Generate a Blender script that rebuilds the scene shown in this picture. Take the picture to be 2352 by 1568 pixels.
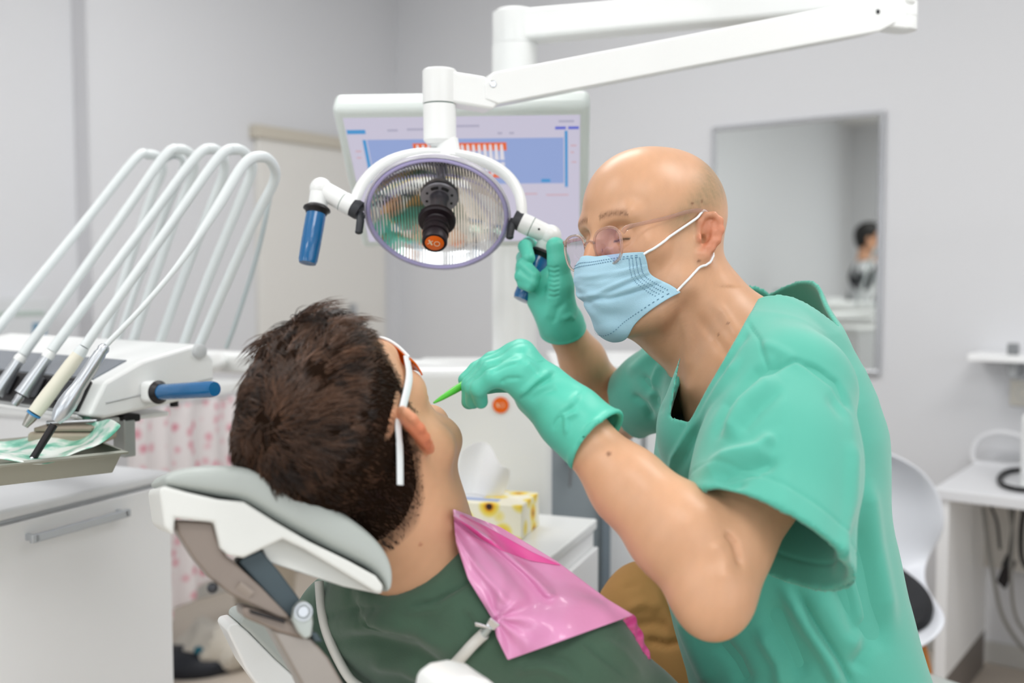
import bpy, bmesh, math, random
import numpy as np
from mathutils import Vector, Matrix
from mathutils.bvhtree import BVHTree

random.seed(4)
rng = np.random.default_rng(7)
for _o in list(bpy.data.objects):
    bpy.data.objects.remove(_o)
SC = bpy.context.scene
COL = SC.collection
R_ = math.radians

# ------------------------------------------------------------------ camera
LENS = 35.0
FPX = LENS / 36.0 * 2352.0
PITCH = R_(3.35)
CAM = Vector((0.0, 0.0, 1.2))
AX_R = Vector((1, 0, 0))
AX_F = Vector((0, math.cos(PITCH), -math.sin(PITCH)))
AX_U = Vector((0, math.sin(PITCH), math.cos(PITCH)))
cam_data = bpy.data.cameras.new('camera')
cam = bpy.data.objects.new('camera', cam_data)
COL.objects.link(cam)
cam.location = CAM
cam.rotation_euler = (math.pi / 2 - PITCH, 0, 0)
cam_data.lens = LENS
cam_data.sensor_width = 36.0
cam_data.clip_start = 0.05
cam_data.dof.use_dof = True
cam_data.dof.focus_distance = 1.25
cam_data.dof.aperture_fstop = 2.5
SC.camera = cam

# ------------------------------------------------------------------ look
SC.view_settings.view_transform = 'Standard'
SC.view_settings.look = 'None'
SC.view_settings.gamma = 1.0
SC.view_settings.use_curve_mapping = False
SC.view_settings.exposure = -0.04

world = bpy.data.worlds.new('world')
SC.world = world
world.use_nodes = True
world.node_tree.nodes['Background'].inputs['Color'].default_value = (0.9, 0.95, 1.0, 1)
world.node_tree.nodes['Background'].inputs['Strength'].default_value = 1.0

# room axes: A_ runs along the mirror wall towards the viewer's right, B_ along the left wall away from the viewer
A_ = Vector((0.8, -0.6, 0.0))
B_ = Vector((0.6, 0.8, 0.0))
CORNER = Vector((-0.528, 4.63, 0.0))
ROOM_A, ROOM_B, ROOM_H = 5.2, 6.6, 2.75


def RP(a, b, z):
    return CORNER + A_ * a + B_ * b + Vector((0, 0, z))


def area_light(name, loc, target, sx, sy, power, color=(1, 1, 1)):
    ld = bpy.data.lights.new(name, 'AREA')
    ld.shape = 'RECTANGLE'
    ld.size, ld.size_y = sx, sy
    ld.energy = power
    ld.color = color
    o = bpy.data.objects.new(name, ld)
    COL.objects.link(o)
    o.location = loc
    d = (Vector(target) - Vector(loc)).normalized()
    o.rotation_euler = d.to_track_quat('-Z', 'Y').to_euler()
    return o


CEIL_LAMPS = [(1.5, -1.6), (3.6, -1.6), (1.5, -3.6), (3.6, -3.6), (2.5, -5.4)]
for (la, lb) in CEIL_LAMPS:
    p = RP(la, lb, ROOM_H - 0.06)
    o = area_light('ceiling_panel_light', p, p - Vector((0, 0, 1)), 1.15, 0.55, 15.5 if lb == -1.6 else 12, (1.0, 0.99, 0.98))
# daylight through the windows of the wall behind the camera and of the wall to its right
area_light('window_daylight', RP(1.55, -ROOM_B + 0.05, 1.6), RP(1.9, 0, 1.0), 1.9, 1.4, 13, (0.93, 0.97, 1.0))
area_light('window_daylight', RP(3.95, -ROOM_B + 0.05, 1.6), RP(3.6, 0, 1.0), 1.9, 1.4, 11, (0.93, 0.97, 1.0))
area_light('window_daylight', RP(ROOM_A - 0.05, -3.5, 1.55), RP(0.0, -3.2, 1.0), 2.4, 1.5, 15, (0.95, 0.98, 1.0))


# ------------------------------------------------------------------ picture to space helpers (layout only)
def camvec(v):
    return AX_R * v[0] + AX_F * v[1] + AX_U * v[2]


def U(px, py, d):
    return CAM + AX_R * ((px - 1176) / FPX * d) + AX_F * d + AX_U * ((784 - py) / FPX * d)


def ray(px, py):
    return (AX_R * ((px - 1176) / FPX) + AX_F + AX_U * ((784 - py) / FPX))


def on_plane(px, py, P, n):
    r = ray(px, py)
    t = (P - CAM).dot(n) / r.dot(n)
    return CAM + r * t


def at_z(px, py, z):
    return on_plane(px, py, Vector((0, 0, z)), Vector((0, 0, 1)))


def to_px(V):
    """(N,3) array of world points to picture coordinates and depth."""
    V = np.asarray(V, dtype=np.float64) - np.array(CAM)
    d = V @ np.array(AX_F)
    x = V @ np.array(AX_R)
    z = V @ np.array(AX_U)
    return 1176 + FPX * x / d, 784 - FPX * z / d, d


# ------------------------------------------------------------------ materials
def lin(c):
    if isinstance(c, str):
        c = [int(c[i:i + 2], 16) / 255 for i in (0, 2, 4)]
    return tuple((x / 12.92 if x <= 0.04045 else ((x + 0.055) / 1.055) ** 2.4) for x in c)


MATS = {}


def mat(name, color, rough=0.5, metal=0.0, spec=0.5, bump=None, trans=0.0, emit=None, sss=0.0, coat=0.0, sheen=0.0, ior=1.45, alpha=1.0, var=None):
    """procedural principled material; bump=(scale, strength), var=(scale, amount) mottles the colour slightly."""
    if name in MATS:
        return MATS[name]
    m = bpy.data.materials.new(name)
    m.use_nodes = True
    nt = m.node_tree
    b = nt.nodes['Principled BSDF']
    c = lin(color)
    b.inputs['Base Color'].default_value = (*c, 1)
    b.inputs['Roughness'].default_value = rough
    b.inputs['Metallic'].default_value = metal
    b.inputs['Specular IOR Level'].default_value = spec
    b.inputs['IOR'].default_value = ior
    b.inputs['Transmission Weight'].default_value = trans
    b.inputs['Coat Weight'].default_value = coat
    b.inputs['Sheen Weight'].default_value = sheen
    b.inputs['Alpha'].default_value = alpha
    if sss:
        b.inputs['Subsurface Weight'].default_value = sss
        b.inputs['Subsurface Radius'].default_value = (0.010, 0.004, 0.002)
        b.inputs['Subsurface Scale'].default_value = 0.6
    if emit:
        b.inputs['Emission Color'].default_value = (*lin(emit[0]), 1)
        b.inputs['Emission Strength'].default_value = emit[1]
    tc = nt.nodes.new('ShaderNodeTexCoord')
    if bump:
        n = nt.nodes.new('ShaderNodeTexNoise')
        n.inputs['Scale'].default_value = bump[0]
        n.inputs['Detail'].default_value = 4
        bp = nt.nodes.new('ShaderNodeBump')
        bp.inputs['Strength'].default_value = bump[1]
        bp.inputs['Distance'].default_value = 0.002
        nt.links.new(tc.outputs['Object'], n.inputs['Vector'])
        nt.links.new(n.outputs['Fac'], bp.inputs['Height'])
        nt.links.new(bp.outputs['Normal'], b.inputs['Normal'])
    if var:
        n = nt.nodes.new('ShaderNodeTexNoise')
        n.inputs['Scale'].default_value = var[0]
        n.inputs['Detail'].default_value = 5
        mx = nt.nodes.new('ShaderNodeMix')
        mx.data_type = 'RGBA'
        k = var[1]
        mx.inputs[6].default_value = (*[x * (1 - k) for x in c], 1)
        mx.inputs[7].default_value = (*[min(1, x * (1 + k)) for x in c], 1)
        nt.links.new(tc.outputs['Object'], n.inputs['Vector'])
        nt.links.new(n.outputs['Fac'], mx.inputs[0])
        nt.links.new(mx.outputs[2], b.inputs['Base Color'])
    MATS[name] = m
    return m


def attr_mat(name, rough=0.5, sss=0.0, spec=0.5, bump=None, sheen=0.0):
    """principled material whose colour is the mesh's own colour attribute (true local colour, no shading)."""
    m = mat(name, 'ffffff', rough, spec=spec, sss=sss, bump=bump, sheen=sheen)
    nt = m.node_tree
    a = nt.nodes.new('ShaderNodeAttribute')
    a.attribute_name = 'Col'
    nt.links.new(a.outputs['Color'], nt.nodes['Principled BSDF'].inputs['Base Color'])
    return m


# ------------------------------------------------------------------ objects
ORG = {}


def empty(name, loc, label, cat, group=None):
    o = bpy.data.objects.new(name, None)
    o.empty_display_size = 0.05
    COL.objects.link(o)
    o.location = loc
    ORG[o.name] = Vector(loc)
    o['label'] = label
    o['category'] = cat
    if group:
        o['group'] = group
    return o


def tag(o, label=None, cat=None, group=None, kind=None):
    if label:
        o['label'] = label
    if cat:
        o['category'] = cat
    if group:
        o['group'] = group
    if kind:
        o['kind'] = kind
    return o


class MB:
    """collects shapes in world space, then builds ONE mesh object"""

    def __init__(self):
        self.bm = bmesh.new()

    def box(self, c, size, rot=None):
        M = Matrix.Translation(Vector(c))
        if rot is not None:
            M = M @ rot.to_4x4()
        M = M @ Matrix.Diagonal((*size, 1))
        bmesh.ops.create_cube(self.bm, size=1.0, matrix=M)
        return self

    def obox(self, o, ex, ey, ez):
        """box from a corner and three edge vectors"""
        vs = []
        for k in (0, 1):
            for j in (0, 1):
                for i in (0, 1):
                    vs.append(self.bm.verts.new(o + ex * i + ey * j + ez * k))
        fl = ((0, 2, 3, 1), (4, 5, 7, 6), (0, 1, 5, 4), (2, 6, 7, 3), (0, 4, 6, 2), (1, 3, 7, 5))
        flip = ex.cross(ey).dot(ez) < 0
        for f in fl:
            f = [vs[i] for i in f]
            self.bm.faces.new(f[::-1] if flip else f)
        return self

    def prism(self, pts, ext):
        a = [self.bm.verts.new(p) for p in pts]
        b = [self.bm.verts.new(p + ext) for p in pts]
        n = len(pts)
        self.bm.faces.new(a)
        self.bm.faces.new(b[::-1])
        for i in range(n):
            self.bm.faces.new((a[(i + 1) % n], a[i], b[i], b[(i + 1) % n]))
        return self

    def tube(self, pts, rad, n=12, cap=True, flat=None):
        """sweep a circle (or ellipse: rad items may be (ra, rb)) along pts"""
        pts = [Vector(p) for p in pts]
        if not hasattr(rad, '__len__'):
            rad = [rad] * len(pts)
        rings = []
        prev = None
        for i, p in enumerate(pts):
            t = (pts[min(i + 1, len(pts) - 1)] - pts[max(i - 1, 0)]).normalized()
            if prev is None:
                ref = Vector(flat) if flat is not None else (Vector((0, 0, 1)) if abs(t.z) < 0.9 else Vector((1, 0, 0)))
                u = (ref - t * ref.dot(t)).normalized()
            else:
                u = (prev - t * prev.dot(t)).normalized()
            prev = u
            w = t.cross(u)
            r = rad[i]
            ra, rb = r if hasattr(r, '__len__') else (r, r)
            rings.append([self.bm.verts.new(p + u * (ra * math.cos(2 * math.pi * k / n)) + w * (rb * math.sin(2 * math.pi * k / n))) for k in range(n)])
        for a, b in zip(rings, rings[1:]):
            for k in range(n):
                self.bm.faces.new((a[k], a[(k + 1) % n], b[(k + 1) % n], b[k]))
        if cap:
            self.bm.faces.new(rings[0][::-1])
            self.bm.faces.new(rings[-1])
        return self

    def lathe(self, o, axis, prof, n=32, xaxis=None, closed=False):
        """prof: list of (radius, height along axis)"""
        axis = Vector(axis).normalized()
        ref = Vector(xaxis) if xaxis is not None else (Vector((0, 0, 1)) if abs(axis.z) < 0.9 else Vector((1, 0, 0)))
        u = (ref - axis * ref.dot(axis)).normalized()
        w = axis.cross(u)
        rings = []
        for (r, h) in prof:
            if r < 1e-6:
                rings.append([self.bm.verts.new(o + axis * h)])
            else:
                rings.append([self.bm.verts.new(o + axis * h + u * (r * math.cos(2 * math.pi * k / n)) + w * (r * math.sin(2 * math.pi * k / n))) for k in range(n)])
        pairs = list(zip(rings, rings[1:]))
        if closed:
            pairs.append((rings[-1], rings[0]))
        for a, b in pairs:
            for k in range(n):
                k2 = (k + 1) % n
                if len(a) == 1 and len(b) == 1:
                    continue
                if len(a) == 1:
                    self.bm.faces.new((a[0], b[k2], b[k]))
                elif len(b) == 1:
                    self.bm.faces.new((a[k], a[k2], b[0]))
                else:
                    self.bm.faces.new((a[k], a[k2], b[k2], b[k]))
        return self

    def ball(self, c, r, sc=(1, 1, 1), rot=None, u=20, v=14):
        M = Matrix.Translation(Vector(c))
        if rot is not None:
            M = M @ rot.to_4x4()
        M = M @ Matrix.Diagonal((r * sc[0], r * sc[1], r * sc[2], 1))
        bmesh.ops.create_uvsphere(self.bm, u_segments=u, v_segments=v, radius=1.0, matrix=M)
        return self

    def quad(self, a, b, c, d):
        self.bm.faces.new([self.bm.verts.new(p) for p in (a, b, c, d)])
        return self

    def grid(self, rows):
        vr = [[self.bm.verts.new(p) for p in r] for r in rows]
        for a, b in zip(vr, vr[1:]):
            for i in range(len(a) - 1):
                self.bm.faces.new((a[i], a[i + 1], b[i + 1], b[i]))
        return self

    def build(self, name, m, parent=None, bevel=0.0, seg=3, subsurf=0, solid=0.0, smooth=True, angle=40, label=None, normals=True):
        me = bpy.data.meshes.new(name)
        if normals:
            bmesh.ops.recalc_face_normals(self.bm, faces=self.bm.faces)
        if parent is None:
            bb = [v.co for v in self.bm.verts]
            lo = Vector((min(v.x for v in bb), min(v.y for v in bb), min(v.z for v in bb)))
            hi = Vector((max(v.x for v in bb), max(v.y for v in bb), max(v.z for v in bb)))
            org = Vector(((lo.x + hi.x) / 2, (lo.y + hi.y) / 2, lo.z))
        else:
            org = ORG[parent.name]
        for v in self.bm.verts:
            v.co -= org
        self.bm.to_mesh(me)
        self.bm.free()
        o = bpy.data.objects.new(name, me)
        COL.objects.link(o)
        if parent is not None:
            o.parent = parent
        else:
            o.location = org
        ORG[o.name] = org
        if m is not None:
            for mm in (m if isinstance(m, (list, tuple)) else [m]):
                me.materials.append(mm)
        if solid:
            s = o.modifiers.new('solidify', 'SOLIDIFY')
            s.thickness = solid
            s.offset = 0
        if bevel:
            bv = o.modifiers.new('bevel', 'BEVEL')
            bv.width = bevel
            bv.segments = seg
            bv.limit_method = 'ANGLE'
            bv.angle_limit = R_(35)
        if subsurf:
            s = o.modifiers.new('subsurf', 'SUBSURF')
            s.levels = s.render_levels = subsurf
        if smooth:
            for p in me.polygons:
                p.use_smooth = True
            if not subsurf:
                try:
                    me.set_sharp_from_angle(angle=R_(angle))
                except Exception:
                    pass
                if bevel:
                    wn = o.modifiers.new('wn', 'WEIGHTED_NORMAL')
                    wn.keep_sharp = True
        if label:
            o['label'] = label
        return o


def smooth_path(pts, n=8):
    """Catmull-Rom through pts"""
    P = [Vector(p) for p in pts]
    P = [P[0] * 2 - P[1]] + P + [P[-1] * 2 - P[-2]]
    out = []
    for i in range(1, len(P) - 2):
        for k in range(n):
            t = k / n
            a, b, c, d = P[i - 1], P[i], P[i + 1], P[i + 2]
            out.append(0.5 * ((2 * b) + (c - a) * t + (2 * a - 5 * b + 4 * c - d) * t * t + (3 * b - a - 3 * c + d) * t ** 3))
    out.append(P[-2])
    return out


def rot_from(x, y, z):
    return Matrix((x, y, z)).transposed()


WHITE = mat('white_lacquer', 'f2f4f3', 0.28, coat=0.2)
WHITE_M = mat('white_enamelled_metal', 'eef1f0', 0.35)
WHITE_CAB = mat('white_cabinet_laminate', 'f8f9fa', 0.4)
GREY_UPH = mat('grey_green_upholstery', 'b2b9b5', 0.45, bump=(400, 0.05))
TAUPE = mat('taupe_painted_metal', '8d8178', 0.4, metal=0.15)
SLATE = mat('slate_plastic', '46555c', 0.5)
BLACK = mat('black_plastic', '161316', 0.45)
DARK = mat('dark_grey_plastic', '34363b', 0.45)
STEEL = mat('brushed_steel', 'b9bcc0', 0.3, metal=1.0)
CHROME = mat('chrome', 'd8dadd', 0.12, metal=1.0)
SILVER = mat('satin_silver', 'c9ced3', 0.32, metal=0.85)
BLUE_GRIP = mat('blue_wrapped_grip', '09639c', 0.25, coat=0.6, bump=(60, 0.5))
# ------------------------------------------------------------------ the room
WALL = mat('white_wall_paint', 'dcdde0', 0.85, spec=0.2, bump=(180, 0.04))
WARM = mat('warm_white_door', 'e2e0db', 0.6, spec=0.3)
CEIL = mat('ceiling_paint', 'eeeeee', 0.9, spec=0.1)
FLOOR = mat('beige_vinyl_floor', 'cfc4b7', 0.5, var=(3, 0.06))
TRIM = mat('grey_trim', 'c9c8c4', 0.6)
TH = 0.12


def struct(mb, name, m, bevel=0.0):
    o = mb.build(name, m, bevel=bevel)
    o['kind'] = 'structure'
    return o


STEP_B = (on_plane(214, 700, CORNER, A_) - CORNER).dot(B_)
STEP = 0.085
struct(MB().obox(RP(-0.3, -ROOM_B - 0.2, -0.05), A_ * (ROOM_A + 0.5), B_ * (ROOM_B + 0.4), Vector((0, 0, 0.05))), 'floor', FLOOR)
struct(MB().obox(RP(-0.3, -ROOM_B - 0.2, ROOM_H), A_ * (ROOM_A + 0.5), B_ * (ROOM_B + 0.4), Vector((0, 0, 0.05))), 'ceiling', CEIL)
# left wall: the further stretch stands a little proud of the nearer one
mbw = MB()
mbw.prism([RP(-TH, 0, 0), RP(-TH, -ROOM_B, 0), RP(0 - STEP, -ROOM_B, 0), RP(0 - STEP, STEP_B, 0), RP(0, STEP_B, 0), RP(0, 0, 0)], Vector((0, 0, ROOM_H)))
struct(mbw, 'wall_left', WALL)
struct(MB().obox(RP(-TH, 0, 0), A_ * (ROOM_A + 2 * TH), B_ * TH, Vector((0, 0, ROOM_H))), 'wall_right', WALL)
H = Vector((0, 0, 1))
mbw = MB()
sb0, sb1, sz0, sz1 = -4.7, -2.3, 0.8, 2.3
mbw.obox(RP(ROOM_A, -ROOM_B - TH, 0), A_ * TH, B_ * (ROOM_B + TH), H * sz0)
mbw.obox(RP(ROOM_A, -ROOM_B - TH, sz1), A_ * TH, B_ * (ROOM_B + TH), H * (ROOM_H - sz1))
mbw.obox(RP(ROOM_A, -ROOM_B - TH, sz0), A_ * TH, B_ * (ROOM_B + TH + sb0), H * (sz1 - sz0))
mbw.obox(RP(ROOM_A, sb1, sz0), A_ * TH, B_ * (-sb1), H * (sz1 - sz0))
struct(mbw, 'wall_side', WALL)
GLASS = mat('clear_glass', 'ffffff', 0.02, trans=1.0, ior=1.45)
mb = MB()
for zz in (sz0, sz1 - .05):
    mb.obox(RP(ROOM_A + .03, sb0, zz), A_ * 0.06, B_ * (sb1 - sb0), H * .05)
for bb in (sb0, (sb0 + sb1) / 2 - .025, sb1 - .05):
    mb.obox(RP(ROOM_A + .03, bb, sz0), A_ * 0.06, B_ * .05, H * (sz1 - sz0))
wf_ = mb.build('window_3', WHITE)
wf_['kind'] = 'structure'
MB().obox(RP(ROOM_A + .055, sb0, sz0), A_ * 0.006, B_ * (sb1 - sb0), H * (sz1 - sz0)).build('window_glass', GLASS, wf_)
struct(MB().obox(RP(-STEP, STEP_B - 0.004, 0), A_ * (STEP + .004), B_ * 0.004, H * ROOM_H), 'wall_shade_strip_1', mat('grey_return_shade', 'd6d6d9', 0.6))  # thin grey sheet over the wall's return face, shade put in as colour
# wall behind the camera, with two window openings
mbw = MB()
W = [(0.6, 2.5), (3.0, 4.9)]
z0, z1 = 0.9, 2.3
bw = -ROOM_B
H = Vector((0, 0, 1))
mbw.obox(RP(-TH, bw - TH, 0), A_ * (ROOM_A + 2 * TH), B_ * TH, H * z0)
mbw.obox(RP(-TH, bw - TH, z1), A_ * (ROOM_A + 2 * TH), B_ * TH, H * (ROOM_H - z1))
for (a0, a1) in ((-TH, W[0][0]), (W[0][1], W[1][0]), (W[1][1], ROOM_A + TH)):
    mbw.obox(RP(a0, bw - TH, z0), A_ * (a1 - a0), B_ * TH, H * (z1 - z0))
struct(mbw, 'wall_rear', WALL)
GLASS = mat('clear_glass', 'ffffff', 0.02, trans=1.0, ior=1.45)
for i, (a0, a1) in enumerate(W):
    mb = MB()
    t = 0.05
    mb.obox(RP(a0, bw - 0.09, z0), A_ * (a1 - a0), B_ * 0.06, H * t)
    mb.obox(RP(a0, bw - 0.09, z1 - t), A_ * (a1 - a0), B_ * 0.06, H * t)
    for aa in (a0, (a0 + a1) / 2 - t / 2, a1 - t):
        mb.obox(RP(aa, bw - 0.09, z0), A_ * t, B_ * 0.06, H * (z1 - z0))
    f = mb.build('window_%d' % (i + 1), WHITE)
    f['kind'] = 'structure'
    MB().obox(RP(a0, bw - 0.065, z0), A_ * (a1 - a0), B_ * 0.006, H * (z1 - z0)).build('window_glass', GLASS, f)
# ceiling light panels
DIFF = mat('lamp_diffuser', 'ffffff', 0.6, emit=('ffffff', 2.4))
for (la, lb) in CEIL_LAMPS:
    e = MB().obox(RP(la - 0.62, lb - 0.32, ROOM_H - 0.05), A_ * 1.24, B_ * 0.64, H * 0.05).build('ceiling_light', WHITE)
    tag(e, 'flat rectangular ceiling light panel above the treatment room', 'ceiling light', 'ceiling light panels')
    MB().obox(RP(la - 0.59, lb - 0.29, ROOM_H - 0.054), A_ * 1.18, B_ * 0.58, H * 0.004).build('diffuser', DIFF, e)

# sliding door on the left wall with its head rail
pl = on_plane(592, 290, RP(0.03, 0, 0), A_)
b_l = (pl - CORNER).dot(B_)
z_top = pl.z
d = MB().obox(RP(0.0, b_l, 0.02), A_ * 0.035, B_ * (-b_l - 0.12), H * (z_top - 0.06)).build('door_1', WARM, bevel=0.004)
d['kind'] = 'structure'
MB().obox(RP(0.0, b_l - 0.02, z_top - 0.045), A_ * 0.05, B_ * (-b_l - 0.1), H * 0.05).build('door_rail', mat('beige_rail', 'c9c2b4', 0.5), d, bevel=0.004)
MB().obox(RP(0.035, -0.35, 0.95), A_ * 0.03, B_ * 0.02, H * 0.16).build('door_handle', STEEL, d, bevel=0.004)
struct(MB().obox(RP(0.0, 0 - 0.012, 0), A_ * ROOM_A, B_ * 0.012, H * 0.07), 'baseboard_right', TRIM, 0.003)
struct(MB().obox(RP(0.0, STEP_B, 0), A_ * 0.012, B_ * (b_l - STEP_B - 0.03), H * 0.07), 'baseboard_left', TRIM, 0.003)

# mirror on the right wall
NW = -B_
PW = RP(0, 0, 0)
m_r = on_plane(2036, 255, PW, NW)
m_l = on_plane(1640, 292, PW, NW)
m_b = on_plane(2030, 862, PW, NW)
zt, zb = (m_r.z + m_l.z) / 2, m_b.z
al, ar = (m_l - CORNER).dot(A_), (m_r - CORNER).dot(A_)
MIRM = mat('silvered_mirror', 'e6eae8', 0.01, metal=1.0)
FRM = mat('bevelled_mirror_edge', 'c4c6ca', 0.15, metal=0.6)
mir = empty('wall_mirror', RP((al + ar) / 2, -0.02, zb), 'tall frameless mirror hanging on the white wall behind the bald dentist', 'mirror')
w = 0.018
MB().obox(RP(al + w, -0.016, zb + w), A_ * (ar - al - 2 * w), B_ * 0.012, H * (zt - zb - 2 * w)).build('mirror_glass', MIRM, mir)
mb = MB()
mb.obox(RP(al, -0.018, zb), A_ * (ar - al), B_ * 0.017, H * w)
mb.obox(RP(al, -0.018, zt - w), A_ * (ar - al), B_ * 0.017, H * w)
mb.obox(RP(al, -0.018, zb + w), A_ * w, B_ * 0.017, H * (zt - zb - 2 * w))
mb.obox(RP(ar - w, -0.018, zb + w), A_ * w, B_ * 0.017, H * (zt - zb - 2 * w))
mb.build('mirror_edge', FRM, mir, bevel=0.004)

# ------------------------------------------------------------------ desk on the right
ZD = 0.645


def wall_ab(P):
    v = P - CORNER
    return v.dot(A_), v.dot(B_)


fl = at_z(2152, 1122, ZD)
fa, fb = wall_ab(fl)
desk = empty('computer_desk', RP(fa + 0.5, fb / 2, 0), 'white desk with a slab end leg standing against the wall at the right edge', 'desk')
LAM = mat('pale_grey_laminate', 'e3e4e7', 0.4)
MB().obox(RP(fa - 0.01, fb, ZD - 0.03), A_ * 1.4, B_ * (-fb - 0.02), H * 0.03).build('desktop', LAM, desk, bevel=0.003)
MB().obox(RP(fa + 0.0, fb + 0.01, 0.12), A_ * 0.03, B_ * (-fb - 0.06), H * (ZD - 0.15)).build('end_panel', WHITE_CAB, desk, bevel=0.002)
MB().obox(RP(fa + 0.002, fb + 0.01, 0.0), A_ * 0.026, B_ * (-fb - 0.06), H * 0.12).build('plinth', mat('grey_plinth', '77706b', 0.5), desk)
MB().obox(RP(fa + 0.03, -0.10, 0.33), A_ * 1.35, B_ * 0.018, H * 0.27).build('modesty_panel', mat('greige_panel', 'cfccc6', 0.6), desk)
MB().obox(RP(fa + 1.33, fb + 0.01, 0.0), A_ * 0.03, B_ * (-fb - 0.06), H * (ZD - 0.03)).build('end_panel', WHITE_CAB, desk, bevel=0.002)

CABLE = mat('grey_cable_sheath', '8d8c88', 0.5)
CABK = mat('black_cable_sheath', '1b1a1c', 0.5)


def cable(name, pts, r, m, label, grp):
    o = MB().tube(smooth_path(pts, 8), r, 8).build(name, m)
    tag(o, label, 'cable', grp)
    return o


def dk(px, py, off):
    """point under the desk on a plane parallel to the wall, off metres in front of it"""
    return on_plane(px, py, RP(0, -off, 0), NW)


cable('computer_cable', [dk(2258, 1163, .28), dk(2272, 1260, .28), dk(2285, 1340, .27), dk(2305, 1420, .24), dk(2352, 1490, .2), dk(2400, 1515, .2)], 0.006, CABLE, 'thick grey cable hanging under the desk and sweeping down to the right edge', 'cables under the desk')
cable('computer_cable', [dk(2276, 1163, .26), dk(2290, 1200, .26), dk(2297, 1260, .25)], 0.004, CABK, 'short black cable hanging under the desk left of the power adapter', 'cables under the desk')
cable('computer_cable', [dk(2318, 1166, .3), dk(2326, 1230, .29), dk(2322, 1330, .27), dk(2335, 1420, .22), dk(2380, 1480, .2)], 0.005, CABLE, 'slim grey cable hanging behind the black power adapter', 'cables under the desk')
cable('computer_cable', [dk(2352, 1168, .3), dk(2345, 1230, .3), dk(2350, 1290, .3), dk(2385, 1330, .3)], 0.007, CABK, 'thick black cable looping under the desk at the right edge', 'cables under the desk')
ad = empty('power_adapter', dk(2306, 1345, .27), 'black power adapter brick dangling among the cables under the desk', 'adapter')
MB().tube([dk(2318, 1275, .27), dk(2312, 1300, .27)], [0.008, 0.014], 10).build('strain_relief', BLACK, ad)
MB().obox(dk(2288, 1335, .27), dk(2308, 1355, .27) - dk(2288, 1335, .27), B_ * 0.025, dk(2312, 1275, .27) - dk(2288, 1335, .27)).build('adapter_body', BLACK, ad, bevel=0.004)
MB().tube([dk(2318, 1275, .265), dk(2324, 1225, .265), dk(2328, 1163, .27)], 0.004, 8).build('lead', CABK, ad)
# things on the desk
lp = [on_plane(px, py, Vector((0, 0, ZD + 0.008)), H) for px, py in ((2352, 1078), (2315, 1082), (2296, 1096), (2302, 1112), (2330, 1122), (2365, 1126))]
o = MB().tube(smooth_path(lp, 8), 0.0075, 8).build('coiled_cable', CABK)
tag(o, 'black cable coiled on top of the white desk', 'cable')
pc = at_z(2362, 1120, ZD)
pca, pcb = wall_ab(pc)
pcu = empty('computer_case', RP(pca, pcb, ZD), 'white device standing on the desk cut by the right picture edge', 'computer')
MB().obox(RP(pca - 0.02, pcb - 0.01, ZD), A_ * 0.18, B_ * 0.3, H * 0.2).build('case', WHITE, pcu, bevel=0.008)
MB().obox(RP(pca - 0.012, pcb - 0.013, ZD + 0.02), A_ * 0.16, B_ * 0.004, H * 0.16).build('front_panel', LAM, pcu, bevel=0.002)
lp = [dk(2362, 1068, .12), dk(2300, 1070, .1), dk(2245, 1064, .08), dk(2234, 1040, .07), dk(2250, 1008, .06), dk(2290, 993, .06), dk(2330, 998, .06), dk(2362, 1010, .08)]
o = MB().tube(smooth_path(lp, 8), 0.008, 10).build('white_cable', mat('white_cable_sheath', 'e4e5e8', 0.5))
tag(o, 'thick white cable looped in an arch against the wall above the desk', 'cable')
# wall shelf
s = on_plane(2222, 812, RP(0, -0.16, 0), NW)
sa, _ = wall_ab(s)
sh = empty('wall_shelf', RP(sa + .3, -0.1, s.z - 0.03), 'white wall shelf at the right edge above the desk', 'shelf')
MB().obox(RP(sa, -0.16, s.z - 0.022), A_ * 0.8, B_ * 0.155, H * 0.022).build('shelf_board', WHITE_CAB, sh, bevel=0.003)
bkt = dk(2322, 830, .16)
ba, _ = wall_ab(bkt)
MB().obox(RP(ba - 0.012, -0.14, s.z - 0.07), A_ * 0.024, B_ * 0.135, H * 0.048).build('bracket', mat('grey_bracket', '9a9c9e', 0.4), sh, bevel=0.003)
o = MB().obox(RP(ba - 0.014, -0.15, s.z), A_ * 0.03, B_ * 0.03, H * 0.035).build('small_clip', mat('grey_clip', '8c8f92', 0.4), bevel=0.005)
tag(o, 'small grey clip standing on the edge of the wall shelf', 'clip')
so = dk(2345, 902, .0)
ka, _ = wall_ab(so)
sk = empty('wall_socket', RP(ka, 0, so.z - .04), 'pale wall socket below the shelf at the right edge', 'socket')
MB().obox(RP(ka - 0.03, -0.008, so.z - 0.04), A_ * 0.08, B_ * 0.008, H * 0.08).build('socket_plate', mat('ivory_plate', 'd6d2c8', 0.4), sk, bevel=0.002)
MB().lathe(RP(ka + 0.01, -0.006, so.z), -B_, [(0.0, -0.001), (0.02, -0.001), (0.022, 0.003), (0.018, 0.003), (0.018, 0.0)], 20).build('socket_well', TRIM, sk)

# ------------------------------------------------------------------ shell chair behind the dentist
CHW = mat('white_moulded_shell', 'e6e9f0', 0.35)


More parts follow.
